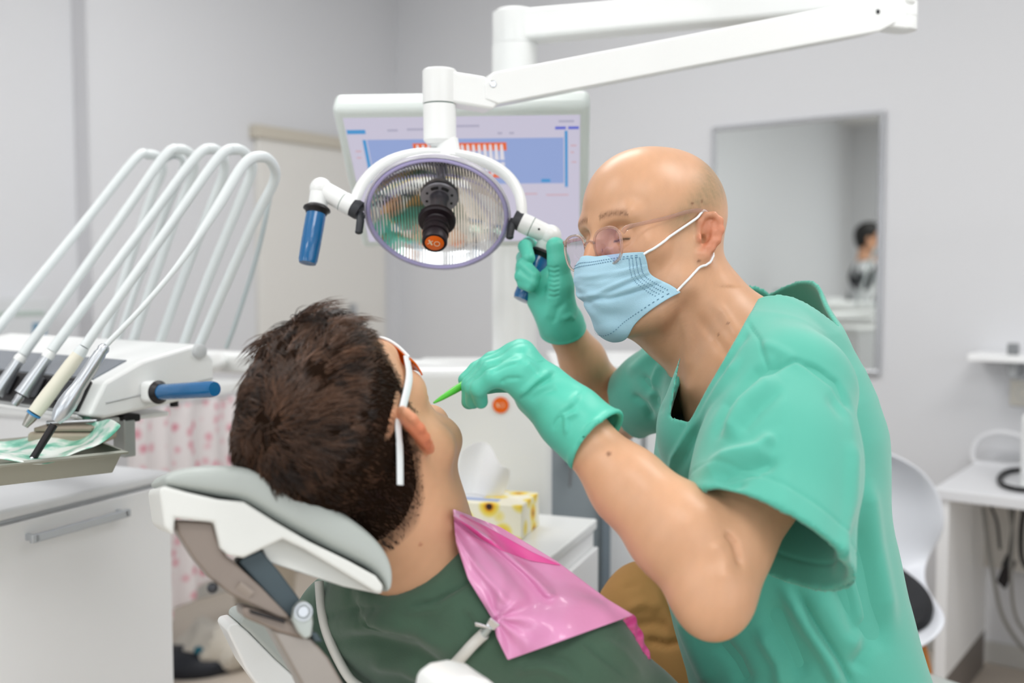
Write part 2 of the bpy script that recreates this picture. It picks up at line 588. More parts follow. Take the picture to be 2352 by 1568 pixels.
def chair_shell():
    c = U(1938, 1300, 2.34)
    g = Vector((c.x, c.y, 0))
    fx = Vector((-0.15, -0.99, 0)).normalized()   # the way the seat faces
    ly = Vector((0, 0, 1)).cross(fx)
    e = empty('shell_chair', g, 'white moulded shell chair with black seat pad behind the dentist', 'chair')
    seat_z = 0.43
    rows = []
    # from front lip of the seat, over the seat, up the backrest
    prof = [(0.24, -0.02), (0.20, 0.0), (0.1, -0.005), (0.0, -0.01), (-0.1, 0.0), (-0.17, 0.04), (-0.2, 0.11), (-0.215, 0.18), (-0.225, 0.25), (-0.232, 0.325), (-0.236, 0.365)]
    wid = [0.15, 0.18, 0.195, 0.2, 0.205, 0.225, 0.25, 0.262, 0.255, 0.205, 0.09]
    for (u, z), w in zip(prof, wid):
        row = []
        for k in range(13):
            s = -1 + 2 * k / 12
            cup = 0.09 * abs(s) ** 3
            back = max(0, min(1, (z - 0.02) / 0.15))
            row.append(g + fx * (u + cup * back) + ly * (w * s) + Vector((0, 0, seat_z + z + cup * (1 - back) * 0.6)))
        rows.append(row)
    MB().grid(rows).build('seat_shell', CHW, e, subsurf=2, solid=0.012)
    rows = []
    for (u, z), w in zip([(0.2, 0.012), (0.1, 0.02), (0, 0.022), (-0.1, 0.02), (-0.15, 0.04)], [0.15, 0.19, 0.2, 0.19, 0.155]):
        row = []
        for k in range(9):
            s = -1 + 2 * k / 8
            row.append(g + fx * u + ly * (w * s * .95) + Vector((0, 0, seat_z + z + 0.04 * abs(s) ** 3)))
        rows.append(row)
    MB().grid(rows).build('seat_pad', mat('black_seat_fabric', '17181c', 0.7, bump=(90, .3)), e, subsurf=2, solid=0.045, label='black quilted seat pad')
    wood = mat('orange_beech_wood', 'c07a35', 0.45, var=(20, 0.15))
    for sx, sy in ((1, 1), (1, -1), (-1, 1), (-1, -1)):
        MB().tube([g + fx * (0.13 * sx) + ly * (0.14 * sy) + H * (seat_z - 0.03), g + fx * (0.22 * sx) + ly * (0.22 * sy)], [0.016, 0.011], 12).build('leg', wood, e)
    mb = MB()
    for sy in (1, -1):
        mb.tube([g + fx * 0.16 + ly * (0.16 * sy) + H * 0.33, g - fx * 0.16 - ly * (0.16 * sy) + H * 0.33], 0.004, 8)
    mb.build('cross_brace', BLACK, e)
    return e


chair_shell()
# ------------------------------------------------------------------ operating light on its column
def frame_lamp():
    c = U(1005, 493, 1.5)
    roll = R_(8)
    r, u, f = AX_R, AX_U, AX_F
    al_ = R_(47)
    k = r * math.sin(roll) + u * math.cos(roll)
    m = r * math.cos(roll) - u * math.sin(roll)
    kn = r * math.sin(R_(1.5)) + u * math.cos(R_(1.5))
    n = (-f * math.cos(al_) - kn * math.sin(al_)).normalized()
    m = (m - n * m.dot(n)).normalized()
    return c, m, n.cross(m), n, k


def rib_mirror():
    m = mat('ribbed_reflector', 'f2f2f0', 0.09, metal=1.0)
    nt = m.node_tree
    tc = nt.nodes.new('ShaderNodeTexCoord')
    wv = nt.nodes.new('ShaderNodeTexWave')
    wv.wave_type = 'BANDS'
    wv.bands_direction = 'X'
    wv.inputs['Scale'].default_value = 70
    bp = nt.nodes.new('ShaderNodeBump')
    bp.inputs['Strength'].default_value = 0.16
    bp.inputs['Distance'].default_value = 0.004
    nt.links.new(tc.outputs['Object'], wv.inputs['Vector'])
    nt.links.new(wv.outputs['Fac'], bp.inputs['Height'])
    nt.links.new(bp.outputs['Normal'], nt.nodes['Principled BSDF'].inputs['Normal'])
    return m


LC, LM, LY, LN, LK = frame_lamp()
S15 = 1.5 / FPX
COLX = U(1182, 700, 2.08)
ZBOX = U(1182, 838, 2.08).z          # top of the chairside unit body
lamp = empty('operating_light', (COLX.x, COLX.y, ZBOX), 'white dental operating light with round ribbed reflector on a jointed arm', 'dental light')
PURPLE = mat('purple_tinted_rim', 'd2caf8', 0.1, spec=0.8, trans=0.35, ior=1.3)
# reflector bowl
prof = [(0.0, -0.047), (0.02, -0.046), (0.04, -0.042), (0.06, -0.034), (0.08, -0.023), (0.095, -0.011), (0.103, -0.001), (0.106, 0.002), (0.108, 0.0), (0.107, -0.006), (0.097, -0.022), (0.082, -0.036), (0.06, -0.048), (0.03, -0.057), (0.0, -0.059)]
refl = MB().lathe(LC, LN, prof[:8], 72, LM).build('reflector', rib_mirror(), lamp, angle=60)
MB().lathe(LC, LN, prof[7:], 72, LM).build('reflector_back', WHITE, lamp, angle=60)
MB().lathe(LC, LN, [(0.1035 + 0.0030 * math.cos(t), 0.003 + 0.0035 * math.sin(t)) for t in np.linspace(0, 2 * math.pi, 12, endpoint=False)], 72, LM, closed=True).build('reflector_rim', PURPLE, lamp)
MB().lathe(LC, LN, [(0.1085 + 0.0022 * math.cos(t), 0.000 + 0.005 * math.sin(t)) for t in np.linspace(0, 2 * math.pi, 10, endpoint=False)], 72, LM, closed=True).build('outer_rim', mat('clear_acrylic_rim', 'e6e4ee', 0.1, trans=0.6), lamp)
# socket plate, post, knob
sb = LC - LN * 0.043
plate = MB().lathe(sb, LN, [(0.0, 0.0), (0.027, 0.0), (0.029, 0.002), (0.027, 0.004), (0.0, 0.004)], 36).build('socket_plate', mat('smoked_grey_plate', '98959b', 0.3, metal=0.3), lamp)
mb = MB()
for k in range(8):
    a = 2 * math.pi * (k + .5) / 8
    q = LM * math.cos(a) + LY * math.sin(a)
    t = LN.cross(q)
    if k in (1, 2, 5, 6):
        mb.tube(smooth_path([sb + LN * 0.004 + (LM * math.cos(a + s) + LY * math.sin(a + s)) * 0.0205 for s in (-.28, 0, .28)], 4), (0.0026), 8)
    else:
        mb.ball(sb + LN * 0.004 + q * 0.0205, 0.0022)
mb.build('vent_slots', BLACK, plate)
MB().lathe(sb, LN, [(0.0155, 0.003), (0.0135, 0.007), (0.0125, 0.014), (0.0128, 0.03), (0.0135, 0.04), (0.013, 0.043), (0.0, 0.043)], 32).build('bulb_post', mat('gunmetal', '6c6971', 0.35, metal=0.6), lamp)
knobm = mat('plum_black_knob', '1d1219', 0.45)
MB().lathe(LC, LN, [(0.0, -0.003), (0.0105, -0.003), (0.012, 0.008), (0.0265, 0.0085), (0.0285, 0.0105), (0.0285, 0.0155), (0.0265, 0.018), (0.018, 0.0185), (0.0165, 0.021), (0.0165, 0.025), (0.0195, 0.027), (0.0195, 0.032), (0.0165, 0.0335), (0.0165, 0.038), (0.0195, 0.0395), (0.0195, 0.046), (0.0165, 0.047), (0.0165, 0.050), (0.0185, 0.0515), (0.0188, 0.062), (0.0175, 0.0645), (0.0148, 0.0648), (0.0145, 0.0636), (0.0, 0.0636)], 48).build('focus_knob', knobm, lamp, angle=30)
ORANGE = mat('orange_badge', 'f06a10', 0.4)
bc = LC + LN * 0.0637
badge = MB().lathe(bc, LN, [(0.0, 0.0), (0.0138, 0.0), (0.0141, 0.0006), (0.0135, 0.001), (0.0, 0.001)], 40).build('badge', ORANGE, lamp, label='orange round badge')
# lettering XO on the badge (the badge is turned about ten degrees)
WHT_INK = mat('cream_lettering', 'f6ddbd', 0.5)


def bx_frame(sc, ang=9):
    ca, sa = math.cos(R_(ang)), math.sin(R_(ang))
    return LM * ca - (-LY if (LY.dot(AX_U) < 0) else LY) * sa, (LM * sa + (-LY if (LY.dot(AX_U) < 0) else LY) * ca)


ex, ey = bx_frame(1)


def xo_logo(o, ex, ey, n, s, m, parent, name='lettering'):
    """an X of two crossed strokes (one thick) followed by a thin ring O"""
    mb = MB()

    def bar(a, b, w):
        d = (b - a).normalized()
        q = n.cross(d).normalized() * (w / 2)
        mb.prism([a - q, b - q, b + q, a + q], n * 0.0004)
    P = lambda x, y: o + ex * (x * s) + ey * (y * s)
    bar(P(-0.72, 0.32), P(-0.22, -0.32), 0.20 * s)
    bar(P(-0.26, 0.32), P(-0.74, -0.32), 0.09 * s)
    ring = [(0.32 * math.cos(t), 0.34 * math.sin(t)) for t in np.linspace(0, 2 * math.pi, 28, endpoint=False)]
    for (x, y), (x2, y2) in zip(ring, ring[1:] + ring[:1]):
        bar(P(0.3 + x, y), P(0.3 + x2, y2), 0.075 * s)
    return mb.build(name, m, parent, smooth=False)


xo_logo(bc + LN * 0.0011, ex, ey, LN, 0.0125, WHT_INK, badge)

# yoke
hubL, hubR = LC - LM * 0.126, LC + LM * 0.126
up_y = (LK * 0.098 + AX_F * 0.035)
pts, rads = [], []
for i in range(33):
    t = math.pi * i / 32
    ct, st = math.cos(t), math.sin(t)
    ct = math.copysign(abs(ct) ** 0.85, ct)
    st = st ** 0.85
    pts.append(LC - LM * (0.126 * ct) + up_y * st + LM * 0.0)
    w = 0.012 + 0.006 * st
    rads.append((w, 0.0085))
MB().tube(pts, rads, 16, flat=LN).build('yoke', WHITE, lamp)
TOPY = LC + up_y
# shaft from the yoke up to the spring arm
SH = U(1010, 250, 1.535)
top_s = Vector((SH.x, SH.y, U(1010, 240, 1.535).z))
bot_s = Vector((SH.x, SH.y, U(1010, 322, 1.535).z))
MB().tube([TOPY - LK * 0.004, TOPY + LK * 0.012 + (bot_s - TOPY) * .25, bot_s, bot_s + H * 0.01], [0.021, 0.0185, 0.0175, 0.017], 28).build('yoke_socket', WHITE, lamp, angle=50)
MB().lathe(bot_s, H, [(0.0, -0.006), (0.020, -0.006), (0.0255, 0.0), (0.0255, (top_s - bot_s).length - 0.0008), (0.0, (top_s - bot_s).length - 0.0008)], 36).build('drop_shaft', WHITE, lamp)
MB().lathe(top_s, H, [(0.0245, -0.001), (0.0245, 0.001), (0.0, 0.001), (0.0, -0.001)], 36).build('shaft_seal', mat('dark_green_seal', '2b5a4c', 0.5), lamp)
# knuckle
kh = 0.052
ARM_D = (U(2000, 32, 1.78) - U(1118, 207, 1.53))
adir = ARM_D.normalized()
ah = Vector((adir.x, adir.y, 0)).normalized()
side = ah.cross(H).normalized()      # horizontal, towards the camera
if side.y > 0:
    side = -side
MB().lathe(top_s + H * 0.001, H, [(0.0, 0.0), (0.026, 0.0), (0.0265, 0.002), (0.0265, kh - 0.003), (0.024, kh), (0.0, kh + 0.002)], 40).build('knuckle', WHITE, lamp, angle=35)
kj = U(1118, 192, 1.53)
mb = MB()
kc = top_s + H * 0.028
mb.prism([kc + H * 0.022, kc - H * 0.026, kc + ah * 0.085 - H * 0.034, kc + ah * 0.098 - H * 0.03, kc + ah * 0.07 + H * 0.015], side * 0.001)
mb.bm.clear()
blk = [kc + H * 0.021, kc - H * 0.026, kc + ah * 0.08 - H * 0.034, kc + ah * 0.092 - H * 0.022, kc + ah * 0.068 + H * 0.016]
mb.prism([p + side * 0.022 for p in blk], -side * 0.044)
mb.build('knuckle_fork', WHITE, lamp, bevel=0.004)
# spring arm
a0, a1 = kc + ah * 0.062 - H * 0.006, U(2005, 38, 1.78)
ad = (a1 - a0).normalized()
au = (ad.cross(side)).normalized()
if au.z < 0:
    au = -au
L = (a1 - a0).length
outl = [(0.0, -0.014), (0.004, 0.008), (0.022, 0.0235), (L * .5, 0.0255), (L - 0.01, 0.028), (L + 0.02, 0.028), (L + 0.03, -0.02), (L - 0.01, -0.03), (L * .5, -0.0265), (0.02, -0.0255)]
MB().prism([a0 + ad * x + au * y + side * 0.023 for x, y in outl], -side * 0.046).build('spring_arm', WHITE, lamp, bevel=0.003)
for (x, y, rr, mm, nm) in ((0.019, 0.006, 0.0048, CHROME, 'pivot_bolt'), (L - 0.008, 0.004, 0.0035, DARK, 'pivot_bolt')):
    o_ = a0 + ad * x + au * y + side * 0.0228
    MB().lathe(o_, side, [(0.0, 0.0012), (rr * .55, 0.0012), (rr * .6, 0.0004), (rr * .85, 0.0004), (rr, 0.0016), (rr * 1.2, 0.0006), (rr * 1.2, -0.001)], 24).build(nm, mm, lamp)
# far hinge
hg = U(2074, 38, 1.81)
z_hi = hg.z
MB().prism([a1 + ad * 0.0 + au * 0.02 + side * 0.02, a1 + ad * 0.0 - au * 0.022 + side * 0.02, hg - H * 0.028 + side * 0.02, hg + H * 0.024 + side * 0.02], -side * 0.04).build('hinge_fork', WHITE, lamp, bevel=0.004)
MB().lathe(hg - H * 0.026, H, [(0.0, 0.0), (0.024, 0.0), (0.0245, 0.002), (0.0245, 0.022), (0.0235, 0.0225), (0.0235, 0.024), (0.0245, 0.0245), (0.0245, 0.05), (0.022, 0.053), (0.0, 0.053)], 36).build('hinge_pivot', WHITE, lamp)
o_ = hg + H * 0.004 - ah * 0.03 + side * 0.0195
MB().lathe(o_, side, [(0.0, 0.0012), (0.0025, 0.0012), (0.003, 0.0)], 16).build('pivot_bolt', DARK, lamp)
# column and horizontal arm
z_arm = U(1172, 74, 2.08).z
cp = Vector((COLX.x, COLX.y, z_arm))
e0 = Vector((hg.x, hg.y, z_arm)) - (Vector((hg.x, hg.y, 0)) - Vector((cp.x, cp.y, 0))).normalized() * 0.0
hd = Vector((e0.x - cp.x, e0.y - cp.y, 0)).normalized()
hs = hd.cross(H)
lenh = (e0 - cp).length
hz = 0.031
outl = [(0.0, -hz, 0.032), (lenh + .02, -hz * .8, 0.026), (lenh + .02, hz * .9, 0.026), (0.0, hz, 0.032)]
mb = MB()
mb.prism([cp + hd * x + H * z + hs * w for x, z, w in outl], -hs * 0.0001)
mb.bm.clear()
aa = [mb.bm.verts.new(cp + hd * x + H * z + hs * w) for x, z, w in outl]
bb = [mb.bm.verts.new(cp + hd * x + H * z - hs * w) for x, z, w in outl]
mb.bm.faces.new(aa)
mb.bm.faces.new(bb[::-1])
for i in range(4):
    mb.bm.faces.new((aa[(i + 1) % 4], aa[i], bb[i], bb[(i + 1) % 4]))
mb.build('horizontal_arm', WHITE, lamp, bevel=0.008)
MB().lathe(Vector((cp.x, cp.y, z_arm - 0.035)), H, [(0.0, 0.0), (0.0445, 0.0), (0.0455, 0.003), (0.0455, 0.064), (0.037, 0.07), (0.0, 0.071)], 40).build('column_head', WHITE, lamp)
MB().lathe(Vector((cp.x, cp.y, ZBOX)), H, [(0.0, 0.0), (0.05, 0.0), (0.05, 0.012), (0.0465, 0.016), (0.0465, z_arm - 0.036 - ZBOX), (0.0, z_arm - 0.036 - ZBOX)], 40).build('column', WHITE, lamp)


def handle(hub, sgn, elbow, tip, bot, grip_end, held):
    """clamp, white elbow arm, collar and wrapped grip at one side of the lamp"""
    ax = (elbow - hub).normalized()
    pv = MB().lathe(hub - ax * 0.012, ax, [(0.0, 0.0), (0.0135, 0.0), (0.0145, 0.002), (0.0145, 0.013), (0.0, 0.013)], 28).build('pivot_clamp', DARK, lamp)
    fdir = -AX_F
    q = hub - ax * 0.007
    mb = MB()
    mb.tube([q + LN * 0.004 - ax * 0.006, q + LN * 0.014 - ax * 0.008 - LK * 0.004, q + LN * 0.014 - ax * 0.008 - LK * 0.02], [0.0055, 0.006, 0.0055], 12)
    mb.ball(q + LN * 0.014 - ax * 0.008 - LK * 0.02, 0.006, (1, 1, .7))
    mb.tube([q - ax * 0.014 + LN * 0.006, q - ax * 0.003 + LN * 0.012], [0.003, 0.004], 8)
    mb.build('clamp_lever', DARK, pv)
    MB().lathe(hub + ax * 0.0005, ax, [(0.0, 0.0), (0.0148, 0.0), (0.0155, 0.003), (0.0155, 0.017), (0.0, 0.017)], 32).build('yoke_hub', WHITE, lamp)
    MB().lathe(hub + ax * 0.0175, ax, [(0.0152, 0.0), (0.0152, 0.001), (0.0, 0.001), (0.0, 0.0)], 32).build('seal', MATS['dark_green_seal'], lamp)
    mb = MB()
    mb.tube([hub + ax * 0.0185, elbow - ax * 0.012, elbow], [0.0152, 0.0145, 0.014], 28)
    mb.ball(elbow, 0.0168)
    dn = (tip - elbow).normalized()
    mb.tube([elbow, elbow + dn * 0.012, tip], [0.0150, 0.0148, 0.0140], 28)
    mb.build('handle_elbow', WHITE, lamp, angle=60)
    if sgn > 0:
        MB().ball(hub + ax * 0.03 - AX_F * 0.0148, 0.0018).build('set_screw', BLACK, lamp)
    d2 = (grip_end - tip).normalized()
    MB().lathe(tip, d2, [(0.0, -0.002), (0.0135, -0.002), (0.02, 0.003), (0.0205, 0.0055), (0.017, 0.008), (0.0155, 0.012), (0.0, 0.012)], 32).build('handle_collar', BLACK, lamp)
    Lg = (grip_end - tip).length
    g = MB().lathe(tip, d2, [(0.0, 0.008), (0.0146, 0.008), (0.0150, 0.02), (0.0150, Lg * .6), (0.0142, Lg - 0.006), (0.0125, Lg - 0.001), (0.0, Lg)], 32).build('handle_grip', BLUE_GRIP, lamp, label='blue cling-wrapped grip')


handle(hubL, -1, U(737, 433, 1.5), U(729, 474, 1.495), None, U(706, 606, 1.475), False)
handle(hubR, 1, U(1264, 541, 1.505), U(1247, 578, 1.515), None, U(1197, 690, 1.50), True)

# ------------------------------------------------------------------ monitor
MT = mat('pale_green_white_bezel', 'dfe7e4', 0.4)


def monitor():
    yaw, pit, rol, w, h, cx, cz = -0.0605, 0.865, 0.0, .4386, .3331, -.0804, .2874
    cy, sy = math.cos(yaw), math.sin(yaw)
    cp_, sp_ = math.cos(pit), math.sin(pit)
    ex = camvec((cy, sy, 0))
    ez = camvec((sy * sp_, -cy * sp_, cp_))
    n = ez.cross(ex)      # away from the viewer
    c = U(1176 + FPX * cx / 1.8, 784 - FPX * cz / 1.8, 1.8)
    e = empty('monitor', c - H * .2, 'tilted white monitor showing an orange tooth chart behind the dental light', 'monitor')
    P = lambda x, y, z=0.0: c + ex * (x * w / 2) + ez * (y * h / 2) + n * z
    o = MB().prism([P(-1, -1), P(1, -1), P(1, 1), P(-1, 1)], n * 0.045).build('housing', MT, e, bevel=0.012, seg=4)
    bz = 0.052
    sx, sy_ = 1 - 2 * 0.017 / w, 1 - 2 * 0.021 / h
    E = lambda nm, col, st: mat(nm, col, 0.5, spec=0.2, emit=(col, st))
    st = 0.85
    rect = lambda mb, x0, x1, y0, y1, z: mb.prism([P(x0 * sx, y0 * sy_, z), P(x1 * sx, y0 * sy_, z), P(x1 * sx, y1 * sy_, z), P(x0 * sx, y1 * sy_, z)], n * 0.0003)
    SB = lambda nm, col, k=1.0: mat(nm, '202024', 0.4, spec=0.3, emit=(col, st * k))
    s = rect(MB(), -1, 1, -1, 1, -0.0006).build('screen', SB('screen_lilac', 'd6d1e4'), e, smooth=False)
    z = -0.001
    rect(MB(), -0.83, 0.86, -0.02, 0.68, z).build('chart_window', SB('screen_blue', '9cb0e2'), s, smooth=False)
    def marks(nm, m_, lst, zz):
        for (x0, x1, y0, y1) in lst:
            rect(MB(), x0, x1, y0, y1, zz).build(nm, m_, s, smooth=False)
    marks('blue_bar', SB('screen_bright_blue', '4e9fdb'), [(-0.87, -0.84, -.02, 0.68), (0.87, 0.895, -.08, 0.78), (-0.99, -0.83, 0.77, 0.83), (0.66, 0.74, 0.0, 0.05)], z - .0003)
    marks('violet_button', SB('screen_violet', '6a74d8'), [(0.79, 0.88, 0.8, 0.84), (0.90, 0.99, 0.8, 0.84)], z)
    marks('orange_gum_band', SB('screen_orange', 'f2703a'), [(-0.44, 0.37, 0.50, 0.62), (-0.44, 0.37, 0.08, 0.17)], z - .0003)
    mb = MB()
    for k in range(16):
        x = -0.42 + k * 0.0485
        mb.prism([P((x) * sx, (0.36) * sy_, z - .0007), P((x + .038) * sx, .36 * sy_, z - .0007), P((x + .03) * sx, .585 * sy_, z - .0007), P((x + .019) * sx, (.60) * sy_, z - .0007), P((x + .008) * sx, .585 * sy_, z - .0007)], n * .0003)
        mb.prism([P((x) * sx, (0.32) * sy_, z - .0007), P((x + .008) * sx, .12 * sy_, z - .0007), P((x + .03) * sx, .12 * sy_, z - .0007), P((x + .038) * sx, .32 * sy_, z - .0007)], n * .0003)
    mb.build('tooth_chart', SB('screen_white', 'eeeaf2'), s, smooth=False)
    marks('green_mark', SB('screen_green', '4fb9a2'), [(0.27, 0.305, 0.22, 0.30), (0.18, 0.20, 0.35, 0.40)], z - .0012)
    marks('toolbar_mark', SB('screen_grey', 'b9b6cc'), [(x0, x1, y, y + .03) for (x0, x1, y) in ((-.64, -.55, .8), (-.47, -.25, .81), (-.05, .15, .85), (.3, .34, .74), (.4, .44, .74), (.82, .95, .9))], z)
    marks('side_list_mark', SB('screen_pale_red', 'd9b3bd'), [(x0, x1, y, y + .02) for (x0, x1, y) in ((-.95, -.9, .5), (-.95, -.91, .4), (.92, .97, .55), (.92, .95, .45), (.93, .97, .3), (.45, .62, -.2), (.7, .9, -.22))], z)
    # neck and clamp to the column
    bk = P(0.45, 0, 0.045)
    cl = Vector((COLX.x, COLX.y, bk.z))
    MB().prism([P(.15, -.3, .044), P(.75, -.3, .044), P(.75, .3, .044), P(.15, .3, .044)], n * 0.014).build('mount_plate', WHITE_M, e, bevel=0.003)
    MB().tube([bk + n * 0.01, (bk + cl) / 2, cl + (bk - cl).normalized() * 0.042], [0.016, 0.016, 0.016], 16).build('mount_neck', WHITE_M, e)
    return e


monitor()

# ------------------------------------------------------------------ chairside unit body (under the column)
UL, UR = U(935, 838, 2.08), U(1266, 838, 2.08)
unit = empty('chairside_unit', (COLX.x, COLX.y, 0), 'tall white chairside unit body carrying the lamp column, with an orange badge', 'dental unit')
ux = (UR - UL)
uw = Vector((ux.x, ux.y, 0))
un = Vector((-uw.y, uw.x, 0)).normalized()          # away from camera
if un.y < 0:
    un = -un
base = Vector((UL.x, UL.y, 0)) - un * 0.07
MB().obox(base + H * 0.1, uw, un * 0.3, H * (ZBOX - 0.1)).build('body', WHITE, unit, bevel=0.02, seg=4)
MB().obox(base + uw * 0.1 + un * 0.05, uw * 0.8, un * 0.22, H * 0.1).build('plinth', mat('grey_plinth', '77706b', 0.5), unit, bevel=0.01)
mb = MB()
q = on_plane(1150, 930, base - un * 0.001, un)
MB().lathe(q, -un, [(0.0, 0.0), (0.0165, 0.0), (0.0165, 0.002), (0.0, 0.002)], 30).build('badge', ORANGE, unit, label='small orange round badge')
xo_logo(q - un * 0.0021, uw.normalized(), H, -un, 0.012, WHT_INK, unit)
# spittoon bowl on top
bwl = U(1050, 838, 1.84)
# ------------------------------------------------------------------ back counter, grey cabinet
ZC = ZBOX + 0.0
c0, c1 = at_z(1240, 838, ZC), at_z(1480, 830, ZC)
ctr = empty('back_counter', (c1.x, c1.y + .3, 0), 'white counter cabinet standing between the chairside unit and the dentist', 'cabinet')
cA = U(1272, 838, 2.35)
cB = U(1560, 836, 2.35)
cz = cA.z
ca_ = Vector((cA.x, cA.y, 0))
cd = (Vector((cB.x, cB.y, 0)) - ca_)
cn = Vector((0, 1, 0))
GREYCAB = mat('blue_grey_cabinet', 'a3adb3', 0.5)
MB().obox(ca_ + H * 0.0, cd, cn * 0.45, H * (cz - 0.025)).build('carcass', WHITE_CAB, ctr, bevel=0.002)
MB().obox(ca_ + H * (cz - 0.025) - cn * 0.02, cd, cn * 0.48, H * 0.025).build('worktop', WHITE, ctr, bevel=0.003)
for k in range(2):
    dr = MB().obox(ca_ + cd * (0.42 + k * 0.29) - cn * 0.018 + H * 0.1, cd * 0.28, cn * 0.017, H * (cz - 0.14)).build('cabinet_door', WHITE_CAB, ctr, bevel=0.002)
    MB().obox(ca_ + cd * (0.6 + k * 0.12) - cn * 0.032 + H * (cz - .22), cd * 0.012, cn * 0.015, H * 0.12).build('handle', STEEL, dr, bevel=0.002)
gA, gB = U(1262, 985, 2.3), U(1402, 985, 2.3)
ga = Vector((gA.x, gA.y, 0))
gd = Vector((gB.x - gA.x, gB.y - gA.y, 0))
gr = empty('grey_cabinet', ga + gd * .5, 'blue grey side cabinet with a dark blue key tag beside the tissue trolley', 'cabinet')
MB().obox(ga, gd, -cn * 0.0 + Vector((0, -0.16, 0)) * -0.0 + cn * 0.028, H * (gA.z)).build('side_panel', GREYCAB, gr, bevel=0.002)
MB().obox(ga + gd * 0.86, gd * 0.14, -cn * 0.02, H * gA.z).build('edge_post', mat('slate_blue_edge', '84919b', 0.5), gr, bevel=0.002)
kt = U(1308, 1045, 2.28)
kk = empty('key_tag', kt - H * .03, 'dark blue key tag hanging on the blue grey cabinet', 'key')
MB().prism([kt + AX_R * -.008, kt + AX_R * .016 + H * .012, kt + AX_R * .018 + H * -.018, kt + AX_R * -.006 + H * -.022], cn * 0.006).build('tag', mat('navy_tag', '25345e', 0.4), kk, bevel=0.002)
MB().tube([kt + AX_R * .004 + H * .008 + cn * 0.004, kt + AX_R * .006 + H * .03 + cn * 0.015], 0.002, 8).build('ring', STEEL, kk)
MB().tube([kt + AX_R * .004 - H * .02 + cn * 0.006, kt + AX_R * .002 - H * .075 + cn * 0.01], [0.004, 0.003], 8).build('strap', mat('grey_strap', '8a8c8e', .6), kk)

# ------------------------------------------------------------------ tissue trolley
ZT = U(1262, 1295, 1.6).z
t_c = [at_z(1215, 1318, ZT), at_z(1362, 1205, ZT), at_z(1262, 1160, ZT)]
tr = empty('instrument_trolley', Vector((U(1200, 1230, 1.85).x, U(1200, 1230, 1.85).y, 0)), 'low white trolley cabinet with tissue box standing on it', 'trolley')
p0 = at_z(1232, 1298, ZT)      # near right-hand edge of the top
p1 = at_z(1364, 1192, ZT)      # far right corner
ey_ = (p1 - p0)
ex_ = Vector((ey_.y, -ey_.x, 0)).normalized()
if ex_.x > 0:
    ex_ = -ex_
pn = p0 - ey_ * 0.05
MB().obox(Vector((pn.x, pn.y, 0.08)), ey_ * 1.05, ex_ * 0.34, H * (ZT - 0.1)).build('body', WHITE_CAB, tr, bevel=0.003)
MB().obox(Vector((pn.x, pn.y, ZT - 0.02)) - ex_ * 0.005 - ey_ * .02, ey_ * 1.09, ex_ * 0.35, H * 0.02).build('top', WHITE, tr, bevel=0.004)
for i in range(4):
    cpos = Vector((pn.x, pn.y, 0)) + ey_ * (0.1 + 0.8 * (i % 2)) + ex_ * (0.06 + 0.22 * (i // 2))
    MB().lathe(cpos + H * 0.035 - ex_ * .01, ex_, [(0.0, 0), (0.035, 0), (0.035, 0.02), (0.0, 0.02)], 20).build('castor', BLACK, tr)
for k in range(3):
    MB().obox(Vector((pn.x, pn.y, 0.1 + k * (ZT - .14) / 3)) - ex_ * 0.012 + ey_ * 0.03, ey_ * 0.99, ex_ * 0.011, H * ((ZT - .14) / 3 - .01)).build('drawer', WHITE_CAB, tr, bevel=0.002)


def flower_mat():
    m = mat('sunflower_print', 'f3eed8', 0.5)
    nt = m.node_tree
    b = nt.nodes['Principled BSDF']
    tc = nt.nodes.new('ShaderNodeTexCoord')
    v = nt.nodes.new('ShaderNodeTexVoronoi')
    v.inputs['Scale'].default_value = 27
    r = nt.nodes.new('ShaderNodeValToRGB')
    cr = r.color_ramp
    cr.elements[0].position = 0.0
    cr.elements[0].color = (*lin('2a160c'), 1)
    cr.elements[1].position = 1.0
    cr.elements[1].color = (*lin('f6f1dc'), 1)
    for pos, c in ((0.14, '3a1f10'), (0.18, 'd98a10'), (0.3, 'f4cf3a'), (0.45, 'f3e27a'), (0.58, 'f6f1dc')):
        e = cr.elements.new(pos)
        e.color = (*lin(c), 1)
    nt.links.new(tc.outputs['Object'], v.inputs['Vector'])
    nt.links.new(v.outputs['Distance'], r.inputs['Fac'])
    nt.links.new(r.outputs['Color'], b.inputs['Base Color'])
    return m


SUN = flower_mat()
tb = empty('tissue_box', at_z(1140, 1230, ZT), 'yellow sunflower printed tissue box standing on the white trolley', 'tissue box')
b1 = at_z(1198, 1242, ZT)      # near right corner
b2 = at_z(1258, 1188, ZT)
dirw = (b2 - b1).normalized()
dirl = Vector((-dirw.y, dirw.x, 0))
if dirl.x > 0:
    dirl = -dirl
bh = 0.062
MB().obox(b1, dirl * 0.235, dirw * 0.118, H * bh).build('carton', SUN, tb, bevel=0.002)
bt = b1 + dirl * 0.117 + dirw * 0.059 + H * bh
mb = MB()
mb.lathe(bt - H * 0.0, H, [(0.0, 0.0005), (0.02, 0.0005), (0.036, 0.0005)], 24, dirl)
o = mb.build('opening', mat('pale_film', 'e4e6ea', 0.3), tb)
MB().obox(b1 + dirl * 0.05 + dirw * 0.02 + H * bh, dirl * 0.11, dirw * 0.02, H * 0.0006).build('blue_lettering_band', mat('pale_blue_band', '9fb0d6', 0.5), tb)
